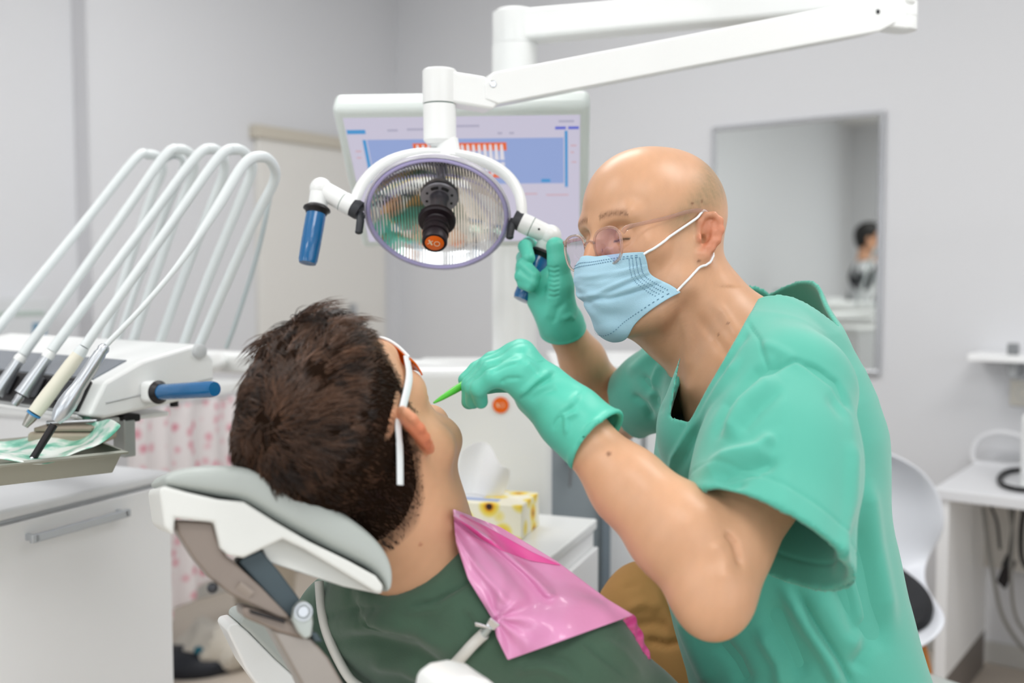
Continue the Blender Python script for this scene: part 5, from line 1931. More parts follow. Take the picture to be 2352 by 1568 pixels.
    onN = (np.abs((V - hN) @ nv(sdN)) < .13) & (np.linalg.norm(V - hN, axis=1) < .15)
    N = vnormals(V, F)
    V = V - N * (np.exp(-((dn + .026) / .0022) ** 2) * .0014 * onN)[:, None]
    return mesh_obj('scrub_top', V, F, SCRUB, dentist)


SCRUB = mat('mint_green_scrub_cotton', '58b4a0', 0.75, spec=0.3, bump=(1400, 0.12), sheen=0.35)
scrub = build_scrubs()
# small chest pocket opening
pk = [U(1570, 1118, 1.19), U(1586, 1134, 1.185), U(1590, 1190, 1.182)]
MB().tube(pk, [(0.003, .0012)] * 3, 8).build('pocket_edge', SCRUB, scrub)

# ---- trousers -----------------------------------------------------------------
S = SDF()
for hip, knee, foot in LEGS:
    S.chain([hip, lerp(hip, knee, .5), knee, lerp(knee, foot, .5), foot], [.105, .09, .07, .066, .062], .04)
S.cone(hipF, hipN, .11, .11, .06)
V, F = S.mesh(.005)
V = relax(V, F, 4)
N = vnormals(V, F)
V = folds(V, N, [([(1440, 1400), (1480, 1385), (1520, 1400)], 12, .006), ([(1480, 1470), (1530, 1482), (1570, 1470)], 9, -.007), ([(1450, 1440), (1500, 1430), (1540, 1440)], 12, -.005), ([(1500, 1350), (1530, 1400), (1550, 1450)], 12, .005), ([(1430, 1350), (1470, 1340)], 9, -.003)])
V = V + vnormals(V, F) * (snoise(V, 60, 21) * .003)[:, None]
mesh_obj('trousers', V, F, mat('tan_cotton', 'c8965a', 0.85, bump=(900, .15)), dentist)
for i, (hip, knee, foot) in enumerate(LEGS):
    mb = MB()
    dx = unit(Vector((-0.98, -.17, 0)))
    mb.ball(Vector((foot.x, foot.y, .045)) + dx * .06, .045, (1, 1, 1))
    mb.bm.clear()
    mb.tube([Vector((foot.x, foot.y, .05)) - dx * .05, Vector((foot.x, foot.y, .05)) + dx * .06, Vector((foot.x, foot.y, .04)) + dx * .16], [(.048, .04), (.046, .042), (.03, .04)], 16, flat=(0, 0, 1))
    mb.build('shoe', mat('white_clog', 'e8e8e8', .4), dentist, subsurf=1)

# ---- gloves -------------------------------------------------------------------
GLOVE = mat('green_nitrile_glove', '58c6ae', 0.42, spec=0.5, bump=(260, 0.12), sss=0.0)


def glove_near():
    S = SDF()
    W0 = WRN
    I = [U(1188, 815, 1.145), U(1130, 828, 1.15), U(1095, 850, 1.146), U(1069, 872, 1.14)]
    M_ = [U(1196, 812, 1.12), U(1118, 842, 1.118), U(1081, 884, 1.116), U(1078, 922, 1.122)]
    R__ = [U(1200, 824, 1.098), U(1125, 848, 1.094), U(1088, 892, 1.094), U(1086, 922, 1.106)]
    P_ = [U(1190, 852, 1.075), U(1132, 868, 1.068), U(1099, 893, 1.074), U(1104, 922, 1.09)]
    for c, r in ((I, (.012, .0102, .0095, .0085)), (M_, (.0125, .0108, .0100, .0088)), (R__, (.012, .0102, .0096, .0086)), (P_, (.0115, .0098, .0090, .0080))):
        S.chain(c, r, .0035)
    T = [U(1245, 893, 1.15), U(1180, 872, 1.175), U(1118, 880, 1.165), U(1078, 893, 1.15)]
    S.chain(T, (.019, .0145, .0115, .0095), .006)
    for c, r0, r1 in ((I, .022, .0145), (M_, .0225, .0145), (R__, .0215, .0145), (P_, .020, .0135)):
        S.cone(W0, c[0], r0, r1, .014)
    S.cone(U(1225, 900, 1.085), U(1180, 868, 1.078), .02, .015, .015)
    cuff = U(1372, 1012, 1.068)
    ax = unit(cuff - W0)
    S.chain([W0 - ax * .01, W0 + ax * .02, lerp(W0, cuff, .5), cuff + ax * .03], [.029, .0315, .0355, .043], .012)
    base = list(S.ops)

    def full(P):
        d = np.full(len(P), .2)
        for (f_, l_, h_, k_, m_) in base:
            d = smin(d, f_(P), k_)
        t = (P - nv(W0)) @ nv(ax)
        inner = np.where(t > .03, d + .0022, -1)
        d = np.where(t > .03, np.maximum(d, -(d + .0024)), d)
        return np.maximum(d, (P - nv(cuff)) @ nv(ax))
    S2 = SDF()
    S2.fun(full, np.min([o[1] for o in base], 0), np.max([o[2] for o in base], 0), 0)
    V, F = S2.mesh(.0013, .005)
    V = relax(V, F, 4)
    N = vnormals(V, F)
    V = folds(V, N, [([(1190, 910), (1230, 875), (1270, 850)], 9, .0035), ([(1195, 918), (1235, 885), (1275, 860)], 6, -.003), ([(1215, 920), (1250, 900), (1280, 890)], 9, -.002), ([(1280, 960), (1310, 930), (1330, 900)], 8, .003), ([(1270, 985), (1290, 950), (1320, 930)], 6, -.0035), ([(1300, 1000), (1300, 960), (1330, 945)], 7, .003),
                     ([(1130, 855), (1160, 840), (1190, 832)], 4, -.0022), ([(1140, 835), (1170, 822), (1195, 818)], 4, -.002), ([(1150, 880), (1165, 870), (1200, 868)], 5, -.002), ([(1205, 830), (1225, 850), (1240, 880)], 10, .002), ([(1320, 1030), (1350, 990), (1390, 970)], 7, -.002), ([(1340, 1000), (1370, 970), (1400, 965)], 8, .0025)])
    N = vnormals(V, F)
    t = (V - nv(cuff)) @ nv(ax)
    V = V + N * (np.exp(-((t + .003) / .003) ** 2) * .0012 + snoise(V, 160, 31) * .0006 * (1 + 2 * (t > -.1)))[:, None]
    return mesh_obj('glove', V, F, GLOVE, dentist, label='green glove on the nearer hand, pinching the instrument')


glove_near()


def glove_far():
    S = SDF()
    W0 = WRF
    c = [
        [U(1243, 590, 1.53), U(1214, 560, 1.535), U(1206, 566, 1.492), U(1214, 592, 1.474)],
        [U(1240, 608, 1.535), U(1203, 592, 1.53), U(1202, 610, 1.478), U(1228, 634, 1.462)],
        [U(1240, 630, 1.535), U(1200, 618, 1.525), U(1198, 634, 1.475), U(1225, 650, 1.46)],
        [U(1243, 652, 1.53), U(1207, 642, 1.515), U(1203, 650, 1.475), U(1218, 659, 1.462)],
    ]
    for q, r in zip(c, ((.012, .0108, .0105, .0095), (.0125, .0112, .0108, .0098), (.012, .0106, .0102, .0092), (.0115, .0098, .0092, .0085))):
        S.chain(q, r, .003)
    S.chain([U(1290, 708, 1.475), U(1288, 655, 1.458), U(1283, 603, 1.448), U(1276, 566, 1.445)], (.023, .0182, .0150, .0138), .008)
    for q in c:
        S.cone(W0 - AX_U * .0, q[0], .023, .0145, .016)
    S.cone(U(1262, 690, 1.49), U(1250, 650, 1.505), .022, .018, .016)
    S.cone(U(1240, 688, 1.5), U(1285, 740, 1.495), .018, .025, .02)
    cuff = U(1293, 752, 1.515)
    ax = unit(ELF - WRF)
    S.chain([W0 - ax * .02, W0 + ax * .0, cuff + ax * .02], [.0275, .0285, .031], .012)
    base = list(S.ops)
    nc_ = nv(unit(ax + camvec((-.2, .3, -.6))))

    def full(P):
        d = np.full(len(P), .2)
        for (f_, l_, h_, k_, m_) in base:
            d = smin(d, f_(P), k_)
        return np.maximum(d, (P - nv(cuff)) @ nc_)
    S2 = SDF()
    S2.fun(full, np.min([o[1] for o in base], 0), np.max([o[2] for o in base], 0), 0)
    V, F = S2.mesh(.0014, .005)
    V = relax(V, F, 4)
    N = vnormals(V, F)
    cr = [([(1258, 612 + 11 * k), (1272, 616 + 11 * k), (1286, 612 + 11 * k)], 3, -.0014) for k in range(7)]
    V = folds(V, N, cr + [([(1250, 740), (1262, 700), (1258, 670)], 8, .002), ([(1270, 745), (1280, 710), (1300, 690)], 7, -.002), ([(1290, 735), (1310, 725), (1320, 735)], 6, .002)])
    t = (V - nv(cuff)) @ nc_
    N = vnormals(V, F)
    V = V + N * (np.exp(-((t + .003) / .003) ** 2) * .0014 + snoise(V, 170, 33) * .0006)[:, None]
    return mesh_obj('glove', V, F, GLOVE, dentist, label='green glove on the farther hand, gripping the lamp handle')


glove_far()

# ---- mask ----------------------------------------------------------------------
MASKM = mat('pale_blue_mask_fabric', 'aed4e6', 0.75, spec=0.2, bump=(700, .2))
MASKW = mat('white_ear_loop', 'f0f2f4', 0.6)
STITCH = mat('mask_weld_dots', '5f86a0', 0.7)
hb_ = BVHTree.FromPolygons([tuple(v.co + ORG[d_body.name]) for v in d_body.data.vertices], [tuple(p.vertices) for p in d_body.data.polygons]) if False else None


dbv = surf(d_body)


def mask_pt(s, t, gap=.0022):
    """s -1..1 across the face (1 = his left, towards the camera), t 0 top .. 1 bottom; local head coordinates"""
    a = abs(s)
    zt = -.016 + .001 * a ** 2
    zb = -.106 + .041 * a ** 2.4
    z = zt + (zb - zt) * t
    xm = np.interp(t, [0, .12, .3, .55, .78, .92, 1], [.118, .1285, .1305, .1255, .116, .104, .078])
    yh = np.interp(t, [0, .3, .55, .75, 1], [.060, .058, .056, .060, .0625])
    xe = np.interp(t, [0, .25, .5, .62, .8, 1], [.075, .070, .066, .060, .042, .024])
    y = s * yh
    x = xe + (xm - xe) * (1 - a ** 2.1) ** .75
    x += .0006 * math.sin(t * 34) * (1 - a ** 3)
    p = outside(dbv, DH.p(x, y, z), gap) - DH.o
    return p.dot(DH.f), p.dot(DH.l), p.dot(DH.u)


NTT, NSS = 44, 60
MG = np.array([[mask_pt(-1 + 2 * i / NSS, j / NTT, .004) for i in range(NSS + 1)] for j in range(NTT + 1)])
for _ in range(9):
    A2 = MG.copy()
    A2[1:-1, 1:-1] = (MG[:-2, 1:-1] + MG[2:, 1:-1] + MG[1:-1, :-2] + MG[1:-1, 2:]) / 4
    A2[0, 1:-1] = (MG[0, :-2] + MG[0, 2:]) / 4 + MG[0, 1:-1] / 2
    A2[-1, 1:-1] = (MG[-1, :-2] + MG[-1, 2:]) / 4 + MG[-1, 1:-1] / 2
    A2[1:-1, 0] = (MG[:-2, 0] + MG[2:, 0]) / 4 + MG[1:-1, 0] / 2
    A2[1:-1, -1] = (MG[:-2, -1] + MG[2:, -1]) / 4 + MG[1:-1, -1] / 2
    MG = A2
for j in range(NTT + 1):
    for i in range(NSS + 1):
        q_ = outside(dbv, DH.p(*MG[j, i]), .0014) - DH.o
        MG[j, i] = (q_.dot(DH.f), q_.dot(DH.l), q_.dot(DH.u))
        s, t = -1 + 2 * i / NSS, j / NTT
        a_ = 1 - abs(s)
        # pleats gathered at the pinched side, soft crumples towards the chin
        g = lambda c_, w_: math.exp(-((t - c_) / w_) ** 2)
        dp_ = .0022 * g(.50 + .05 * a_, .03) - .0026 * g(.56 + .07 * a_, .035) + .0016 * g(.36 - .1 * a_, .04)
        dp_ += (-.0028 * g(.78 - .22 * a_, .03) + .0022 * g(.70 - .2 * a_, .03)) * min(1, abs(s) * 2.2)
        dp_ += .0012 * math.sin(9 * t + 5 * s) * (t > .3) + .0008 * math.sin(17 * t - 11 * s) * (t > .4)
        n_ = MG[j, i] - np.array((.02, 0, -.055))
        MG[j, i] = MG[j, i] + n_ / np.linalg.norm(n_) * (dp_ * min(1, 6 * a_ + .15))


def mask_pt(s, t, gap=0):
    x_, y_ = (s + 1) / 2 * NSS, t * NTT
    i, j = min(int(x_), NSS - 1), min(int(y_), NTT - 1)
    u, w = x_ - i, y_ - j
    return tuple(MG[j, i] * (1 - u) * (1 - w) + MG[j, i + 1] * u * (1 - w) + MG[j + 1, i] * (1 - u) * w + MG[j + 1, i + 1] * u * w)


rows = [[DH.p(*MG[j, i]) for i in range(NSS + 1)] for j in range(NTT + 1)]
mask = MB().grid(rows).build('face_mask', MASKM, dentist, subsurf=1, solid=.0016)
# welded seams: little dashes along the top, the side and lower edges
mb = MB()


def dash(s0, t0, s1, t1, w=.0005):
    a = Vector(DH.p(*mask_pt(s0, t0)))
    b = Vector(DH.p(*mask_pt(s1, t1)))
    o = (a - DH.p(.02, 0, -.06)).normalized() * .0016
    d_ = (b - a).normalized()
    q = o.normalized().cross(d_) * w
    mb.prism([a + o - q, b + o - q, b + o + q, a + o + q], o * .15)


for k in range(46):
    s = -.98 + 1.94 * k / 46
    for t in (.085, .125):
        dash(s, t, s + .022, t)
    dash(s, .955, s + .018, .955)
for k in range(26):
    t = .14 + .80 * k / 26
    for s in (.86, .89, .92, .95):
        dash(s, t, s + .008, t)
        dash(-s, t, -s - .008, t)
mb.build('weld_seams', STITCH, mask, smooth=False)
for sgn in (1, -1):
    up = DH.p(*mask_pt(sgn * .985, .06))
    lo_ = DH.p(*mask_pt(sgn * .985, .97))
    out = lambda x, y, z: DH.p(x, sgn * y, z)
    e1_, e2_ = out(.000, .0785, .026), out(-.012, .0765, -.027)
    pth = [up, up.lerp(e1_, .33), up.lerp(e1_, .66), e1_, out(-.012, .079, .034), out(-.026, .077, .02), out(-.026, .076, -.008), e2_, e2_.lerp(lo_, .33), e2_.lerp(lo_, .66), lo_]
    MB().tube([outside(dbv, q_, .0012) for q_ in smooth_path(pth, 8)], (0.0017), 8).build('ear_loop', MASKW, mask, label='white elastic ear loop')

# ---- spectacles ------------------------------------------------------------------
CLEARF = mat('clear_pink_acetate', 'ecd6cc', 0.08, trans=0.82, ior=1.25, spec=.8)
LENS = bpy.data.materials.new('coated_spectacle_lens')
LENS.use_nodes = True
nt = LENS.node_tree
for n_ in list(nt.nodes):
    nt.nodes.remove(n_)
out_ = nt.nodes.new('ShaderNodeOutputMaterial')
mx = nt.nodes.new('ShaderNodeMixShader')
tr_ = nt.nodes.new('ShaderNodeBsdfTransparent')
tr_.inputs['Color'].default_value = (.93, .9, .95, 1)
gl = nt.nodes.new('ShaderNodeBsdfGlossy')
gl.inputs['Roughness'].default_value = 0.02
gl.inputs['Color'].default_value = (.62, .48, .9, 1)
mx.inputs[0].default_value = .13
nt.links.new(tr_.outputs[0], mx.inputs[1])
nt.links.new(gl.outputs[0], mx.inputs[2])
nt.links.new(mx.outputs[0], out_.inputs[0])
GX, GZ = .111, -.0045          # spectacles have slid a little down the nose
glasses = None


def lens_pt(a, sgn, k=1.0):
    ca, sa = math.cos(a), math.sin(a)
    w = .0245 * k
    h = (.0225 if sa > 0 else .0235) * k
    px_ = w * math.copysign(abs(ca) ** .82, ca)
    pz_ = h * math.copysign(abs(sa) ** .82, sa)
    px_ *= 1 + .06 * sa
    return (GX - .14 * (abs(px_ + .034) - .034) * 1.0 * 0.6 + .10 * (-pz_) * -1.0, sgn * (.0340 + px_), GZ + pz_ + .03 * px_)


N_ = 40
rims = []
for sgn in (1, -1):
    rim = [DH.p(*lens_pt(2 * math.pi * i / N_, sgn)) for i in range(N_ + 1)]
    mbr = MB().tube(rim, [(0.0019, 0.0016)] * (N_ + 1), 10, cap=False)
    if sgn == 1:
        glasses = mbr.build('spectacles', CLEARF, dentist, label='clear pinkish spectacle frame')
    else:
        mbr.build('rim', CLEARF, glasses)
    mbl = MB()
    cc = DH.p(*[sum(lens_pt(2 * math.pi * i / 8, sgn)[j] for i in range(8)) / 8 for j in range(3)])
    rows = [[cc.lerp(DH.p(*lens_pt(2 * math.pi * i / N_, sgn, .97)), r_) + DH.f * (.0022 * (1 - r_ * r_)) for i in range(N_ + 1)] for r_ in (0.02, .35, .7, 1.0)]
    mbl.grid(rows).build('lens', LENS, glasses, label='faintly violet lens')
    # temple
    hx, hy, hz_ = lens_pt(.30, sgn)
    pth = [DH.p(hx - .002, sgn * (abs(hy) + .002), hz_ + .004), DH.p(.100, sgn * .0665, .015), DH.p(.05, sgn * .0745, .025), DH.p(.012, sgn * .079, .0345), DH.p(-.012, sgn * .0805, .0355), DH.p(-.028, sgn * .080, .026), DH.p(-.046, sgn * .0765, .012)]
    sp = [outside(dbv, q_, .0012) for q_ in smooth_path(pth, 6)]
    MB().tube(sp, [(.0011, .0026 if i > 6 else .0034) for i in range(len(sp))], 10, flat=DH.l).build('temple', CLEARF, glasses)
bp_ = [DH.p(*lens_pt(2.85, 1)), DH.p(GX + .003, 0, GZ + .0105), DH.p(*lens_pt(2.85, -1))]
MB().tube(smooth_path(bp_, 6), .0017, 10).build('bridge', CLEARF, glasses)
for sgn in (1, -1):
    MB().ball(DH.p(GX - .006, sgn * .0105, GZ - .003), .0034, (1, .5, 1.4)).build('nose_pad', CLEARF, glasses)

# ---- the green instrument held by the near hand -----------------------------------
tip = U(996, 925, 1.10)
g0 = U(1070, 880, 1.132)
gd_ = (g0 - tip)
probe = empty('dental_instrument', tip, 'bright green plastic instrument held over the mouth by the gloved hand', 'instrument')
MB().tube([tip + gd_ * t for t in (0.0, .06, .25, .6, .95, 1.0)], [.0009, .0016, .0028, .004, .0046, .0046], 14).build('working_end', mat('bright_green_plastic', '5cc843', .35), probe)
MB().tube([tip + gd_ * t for t in (1.0, 1.02, 1.6, 1.9, 1.92)], [.0042, .0046, .0046, .004, .002], 14).build('handle', MATS['bright_green_plastic'], probe)

# ---- stool under the dentist --------------------------------------------------------
stc = Vector((PEL.x, PEL.y, 0))
stl = empty('operator_stool', stc, 'saddle stool under the dentist in green scrubs', 'stool')
zs = PEL.z - .115
MB().lathe(stc, H, [(0.0, zs - .07), (.17, zs - .07), (.19, zs - .04), (.185, zs - .008), (.15, zs), (0.0, zs)], 32).build('seat', mat('teal_vinyl', '4b7f7c', .4), stl)
MB().lathe(stc, H, [(0.0, .1), (.03, .1), (.03, .3), (.022, .31), (.022, zs - .07), (0, zs - .07)], 20).build('gas_post', CHROME, stl)
for k in range(5):
    a = 2 * math.pi * k / 5 + .3
    q = Vector((math.cos(a), math.sin(a), 0))
    MB().tube([stc + H * .11 + q * .03, stc + H * .07 + q * .24], [(.02, .015), (.014, .01)], 12).build('leg', SILVER, stl)
    MB().ball(stc + H * .028 + q * .24, .028, (1, .6, 1)).build('castor', BLACK, stl)
# ------------------------------------------------------------------ the patient in the chair
Fp, Rp, Cp = camvec((.14, .58, .80)), camvec((.825, -.516, .227)), camvec((-.545, -.63, .55))
Cp = Cp.normalized()
Fp = Fp * math.cos(R_(2.5)) - Rp * math.sin(R_(2.5))
Fp = (Fp - Cp * Fp.dot(Cp)).normalized()
Fp = Fp.normalized()
Lp = Cp.cross(Fp)
if Lp.dot(Rp) > 0:
    Lp = -Lp
PCEN = U(742, 975, 1.02)
PH = Frame(PCEN + Fp * .01 - Cp * .055, Fp, Lp, Cp)
PN = U(972, 1297, 1.12)
patient = empty('person', Vector((.02, 1.12, .43)), 'patient with short brown hair and dark green sweatshirt reclined in the dental chair', 'person')
Ct = camvec((-.40, -.52, .755)).normalized()
Rt = camvec((.80, -.58, .02)).normalized()
Rt = (Rt - Ct * Rt.dot(Ct)).normalized()
Ft = Ct.cross(Rt)
if Ft.z < 0:
    Ft = -Ft
TP = lambda r, c, f: PN + Rt * r + Ct * c + Ft * f        # r to the patient's right (towards camera), c towards the head, f out of the chest
HIPP = TP(0, -.50, .0)
PSKIN = attr_mat('patient_skin', 0.45, sss=0.12, spec=0.4, bump=(900, .06))
sh_r, sh_l = TP(.165, -.105, -.025), TP(-.16, -.105, -.035)
el_r, el_l = TP(.225, -.36, -.02), TP(-.225, -.36, -.02)
wr_r, wr_l = TP(.14, -.50, .13), TP(-.14, -.50, .13)
kn_r, kn_l = HIPP + Rt * .10 + camvec((.20, .40, .02)), HIPP - Rt * .10 + camvec((.20, .40, .02))
fo_r, fo_l = kn_r + camvec((.24, .3, -.12)), kn_l + camvec((.24, .3, -.12))


def build_patient_body():
    S = SDF()
    add_head(S, PH, ear_out=46, nose=.45, ear_lean=.22)
    nk0 = PH.p(-.022, 0, -.035)
    S.chain([nk0, lerp(nk0, PN, .5), PN, TP(0, -.08, -.02)], [.056, .055, .057, .06], .03)
    S.cone(PH.p(.03, 0, -.09), TP(0, 0, .03), .035, .04, .03)
    S.chain([sh_r, TP(0, -.06, -.02), sh_l], [.03, .035, .03], .02)
    S.chain([TP(0, -.16, -.01), TP(0, -.3, 0), HIPP], [.07, .08, .09], .03)
    for s_, e_, w_ in ((sh_r, el_r, wr_r), (sh_l, el_l, wr_l)):
        S.chain([s_, e_, w_], [.036, .034, .027], .02)
        d_ = unit(w_ - e_)
        pal = w_ + d_ * .05
        S.cone(w_, pal, .024, .03, .02, flat=(Ft, .6))
        sd = d_.cross(Ft).normalized()
        for k in range(4):
            b_ = pal + sd * (.028 - .019 * k) + d_ * .03
            S.chain([pal + sd * (.022 - .015 * k), b_, b_ + d_ * (.03 - .004 * abs(k - 1.3)) - Ft * .012, b_ + d_ * .045 - Ft * .03], [.0105, .0092, .0085, .0075], .004)
        S.chain([w_ + sd * .018 + d_ * .015, w_ + sd * .042 + d_ * .045, w_ + sd * .042 + d_ * .075], [.013, .011, .0085], .008)
    for h_, k_, f_ in ((HIPP + Rt * .09, kn_r, fo_r), (HIPP - Rt * .09, kn_l, fo_l)):
        S.chain([h_, k_, f_], [.07, .05, .035], .03)
    V, F = S.mesh(.0024)
    V = relax(V, F, 4)
    N = vnormals(V, F)
    q = PH.to(V)
    col = np.tile(np.array(lin('d6a683')), (len(V), 1))

    def blend(w, c):
        w = np.clip(w, 0, 1)[:, None]
        col[:] = col * (1 - w) + np.array(lin(c)) * w
    head = np.linalg.norm(q, axis=1) < .22
    col *= (1 + .03 * snoise(V, 130, 74) + .025 * snoise(V, 500, 75))[:, None]
    ear = np.clip((np.abs(q[:, 1]) - .0745) / .006, 0, 1) * np.clip(1.6 - np.hypot(q[:, 0] + .018, q[:, 2] - .004) / .028, 0, 1)
    blend(ear * .7, 'd9714c')
    # scalp and cropped nape hair colour under the hair
    blend(hair_mask(q) * .85 * head * np.clip((.0775 - np.abs(q[:, 1])) / .003, 0, 1) * (0.85 + .2 * snoise(V, 1200, 41)), '3f2a1d')
    # a few moles on the neck
    px, py, dd = to_px(V)
    for (mx, my, mr) in ((908, 1185, 5), (912, 1208, 4), (966, 1250, 4), (905, 1198, 3)):
        vw = V - nv(CAM)
        blend(np.clip(1.5 - np.hypot(px - mx, py - my) / mr, 0, 1) * ((N * vw).sum(1) < 0) * .6, 'a2573a')
    return mesh_obj('body', V, F, PSKIN, patient, col)


def hair_edge(q):
    """signed: >0 inside the haired part of the scalp (local head coordinates, metres)"""
    x, y, z = q[:, 0], np.abs(q[:, 1]), q[:, 2]
    front = .088 - .012 * (y / .06) ** 2 - x                # forehead hairline
    low = np.interp(x, [-.12, -.075, -.05, -.03, -.012, .006, .016, .024, .03, .05, .075, .1], [-.062, -.06, -.05, -.03, -.008, .012, .012, -.012, .02, .045, .07, .085])
    return np.minimum(front, (z - low))


def hair_mask(q):
    return np.clip(hair_edge(q) / .012 + .3, 0, 1)


p_body = build_patient_body()

# ---- hair ------------------------------------------------------------------------
HAIR = mat('dark_brown_hair', '2c1b12', 0.38, spec=0.5)
hb_nt = HAIR.node_tree
at_ = hb_nt.nodes.new('ShaderNodeAttribute')
at_.attribute_name = 'Col'
hb_nt.links.new(at_.outputs['Color'], hb_nt.nodes['Principled BSDF'].inputs['Base Color'])


def build_hair():
    bv = np.array([v.co[:] for v in p_body.data.vertices]) + nv(ORG[p_body.name])
    bf = np.array([p.vertices[:] for p in p_body.data.polygons])
    N = vnormals(bv, bf)
    q = PH.to(bv)
    hm = hair_edge(q)
    earz = (np.abs(q[:, 1]) > .0755) & (np.abs(q[:, 2]) < .04) & (q[:, 0] < .02) & (q[:, 0] > -.05)
    ok = np.where((hm > .0) & (np.linalg.norm(q, axis=1) < .2) & ~earz & (q[:, 0] < .1))[0]
    r = np.random.default_rng(5)
    # length of hair by region: long on top, cropped at the sides and nape
    def top(qq):
        return np.clip((qq[:, 2] - .055) / .05, 0, 1) * np.clip(1 - (np.abs(qq[:, 1]) - .062) / .02, 0, 1)
    wt = .28 + .72 * top(q[ok]) + 1.6 * np.exp(-(np.linalg.norm(q[ok] - np.array([-.055, -.012, .118]), axis=1) / .03) ** 2)
    wt /= wt.sum()
    NS = 17000
    pick = r.choice(ok, NS, p=wt)
    P0 = bv[pick] + r.normal(size=(NS, 3)) * .0009
    N0 = N[pick]
    q0 = q[pick]
    tp = top(q0)
    # flow: away from the whorl at the crown, forward on top, down at the sides and back
    wh = np.array([-.055, -.012, .118])
    d = q0 - wh
    d /= np.linalg.norm(d, axis=1)[:, None] + 1e-6
    sw = np.cross(np.array([-.35, 0, .94]), d)
    flow = d + .55 * sw * np.exp(-np.linalg.norm(q0 - wh, axis=1) / .06)[:, None]
    flow[:, 2] -= (1 - tp) * .8
    # clumps
    NCL = 520
    ci = r.choice(NS, NCL, replace=False)
    cq = q0[ci]
    own = np.argmin(((q0[:, None, :] - cq[None, :, :]) ** 2).sum(2), axis=1)
    crand = r.normal(size=(NCL, 3))
    clen = r.uniform(.75, 1.3, NCL)
    flow += crand[own] * (.42 * tp + .10)[:, None]
    flow += r.normal(size=(NS, 3)) * .13
    flow += r.normal(size=(NS, 3)) * (.9 * np.exp(-np.linalg.norm(q0 - wh, axis=1) / .022))[:, None]
    Fw = flow @ PH.M          # to world
    Fw -= N0 * (Fw * N0).sum(1)[:, None]
    Fw /= np.linalg.norm(Fw, axis=1)[:, None] + 1e-9
    ln = (.007 + .021 * tp ** 1.2) * clen[own] * r.uniform(.8, 1.15, NS)
    ln *= np.clip(hm[pick] / .02 + .35, .35, 1)
    lift = .16 + .38 * tp * (.7 + .5 * r.random(NS))
    # front quiff
    qf = np.clip((q0[:, 0] - .045) / .03, 0, 1) * tp
    ln *= 1 + .55 * qf
    lift += .5 * qf
    curl = r.normal(size=(NS, 3)) * .25 + crand[own] * .55
    NSG = 6
    vs, fs, cs = [], [], []
    K = 3
    base = np.array(lin('20140d'))
    lite = np.array(lin('6b4b37'))
    cc_ = np.clip(r.normal(.22, .2, NS) + .28 * r.normal(size=NCL)[own] + .18 * tp, 0, 1)
    pts = np.zeros((NS, NSG, 3))
    roots = P0[ci]
    for k in range(NSG):
        t = k / (NSG - 1)
        up = lift * (t - .75 * t * t)
        p = P0 + (Fw * t + N0 * up[:, None] + np.cross(Fw, N0) * (curl[:, :1] * t * t * .5)) * ln[:, None] + N0 * .0006
        # clump: tips gather towards their clump's own tip
        pts[:, k] = p
    for k in range(1, NSG):
        t = k / (NSG - 1)
        g = (.62 * t ** 1.2 * (.25 + .75 * tp))[:, None]
        off = P0 - roots[own]
        pts[:, k] -= off * g
    rad0 = (.00042 + .00035 * tp)
    side_a = np.cross(Fw, N0)
    V = np.zeros((NS, NSG, K, 3))
    for k in range(NSG):
        t = k / (NSG - 1)
        rr = rad0 * (1 - t) ** .6 + .00004
        for j in range(K):
            a = 2 * math.pi * j / K
            V[:, k, j] = pts[:, k] + (side_a * math.cos(a) + N0 * math.sin(a)) * rr[:, None]
    idx = np.arange(NS * NSG * K).reshape(NS, NSG, K)
    quads = []
    for k in range(NSG - 1):
        for j in range(K):
            j2 = (j + 1) % K
            quads.append(np.stack([idx[:, k, j], idx[:, k, j2], idx[:, k + 1, j2], idx[:, k + 1, j]], 1))
    Fq = np.concatenate(quads)
    col = base[None] * (1 - cc_[:, None]) + lite[None] * cc_[:, None]
    crop_ = (np.clip(1 - hm[pick] / .035, 0, 1) * (1 - tp) * np.clip((q0[:, 0] + .075) / .05, 0, 1))[:, None] * .75
    col = col * (1 - crop_) + np.array(lin('7a5f49'))[None] * crop_
    col = np.repeat(col, NSG * K, axis=0)
    V = V.reshape(-1, 3)
    # under-layer: a close cap of hair so no scalp shows through
    mask_ = hm > .013
    keep = mask_ & (np.linalg.norm(q, axis=1) < .2) & ~earz
    fk = bf[keep[bf].all(1)]
    used = np.unique(fk)
    mp = np.full(len(bv), -1)
    mp[used] = np.arange(len(used))
    th = (.0010 + .008 * top(q[used]) * (.75 + .35 * snoise(bv[used], 260, 51)) + .0015 * snoise(bv[used], 420, 52)) * np.clip((hm[used] - .013) / .015, .05, 1)
    capv = bv[used] + N[used] * np.maximum(th, .0006)[:, None]
    capc = np.tile(np.array(lin('2b1a11')), (len(used), 1))
    allV = np.concatenate([V, capv])
    allF = np.concatenate([Fq, mp[fk] + len(V)])
    o = mesh_obj('hair', allV, allF, HAIR, patient, np.concatenate([col, capc]))
    o.data.materials.append(mat('matt_hair_underlayer', '20150e', 0.95, spec=0.05))
    o.data.polygons.foreach_set('material_index', np.concatenate([np.zeros(len(Fq)), np.ones(len(fk))]).astype(np.int32))
    return o


build_hair()

# ---- sweatshirt --------------------------------------------------------------------
SWEAT = mat('dark_green_sweatshirt', '4a6453', 0.9, spec=0.15, bump=(700, .25), sheen=0.3)


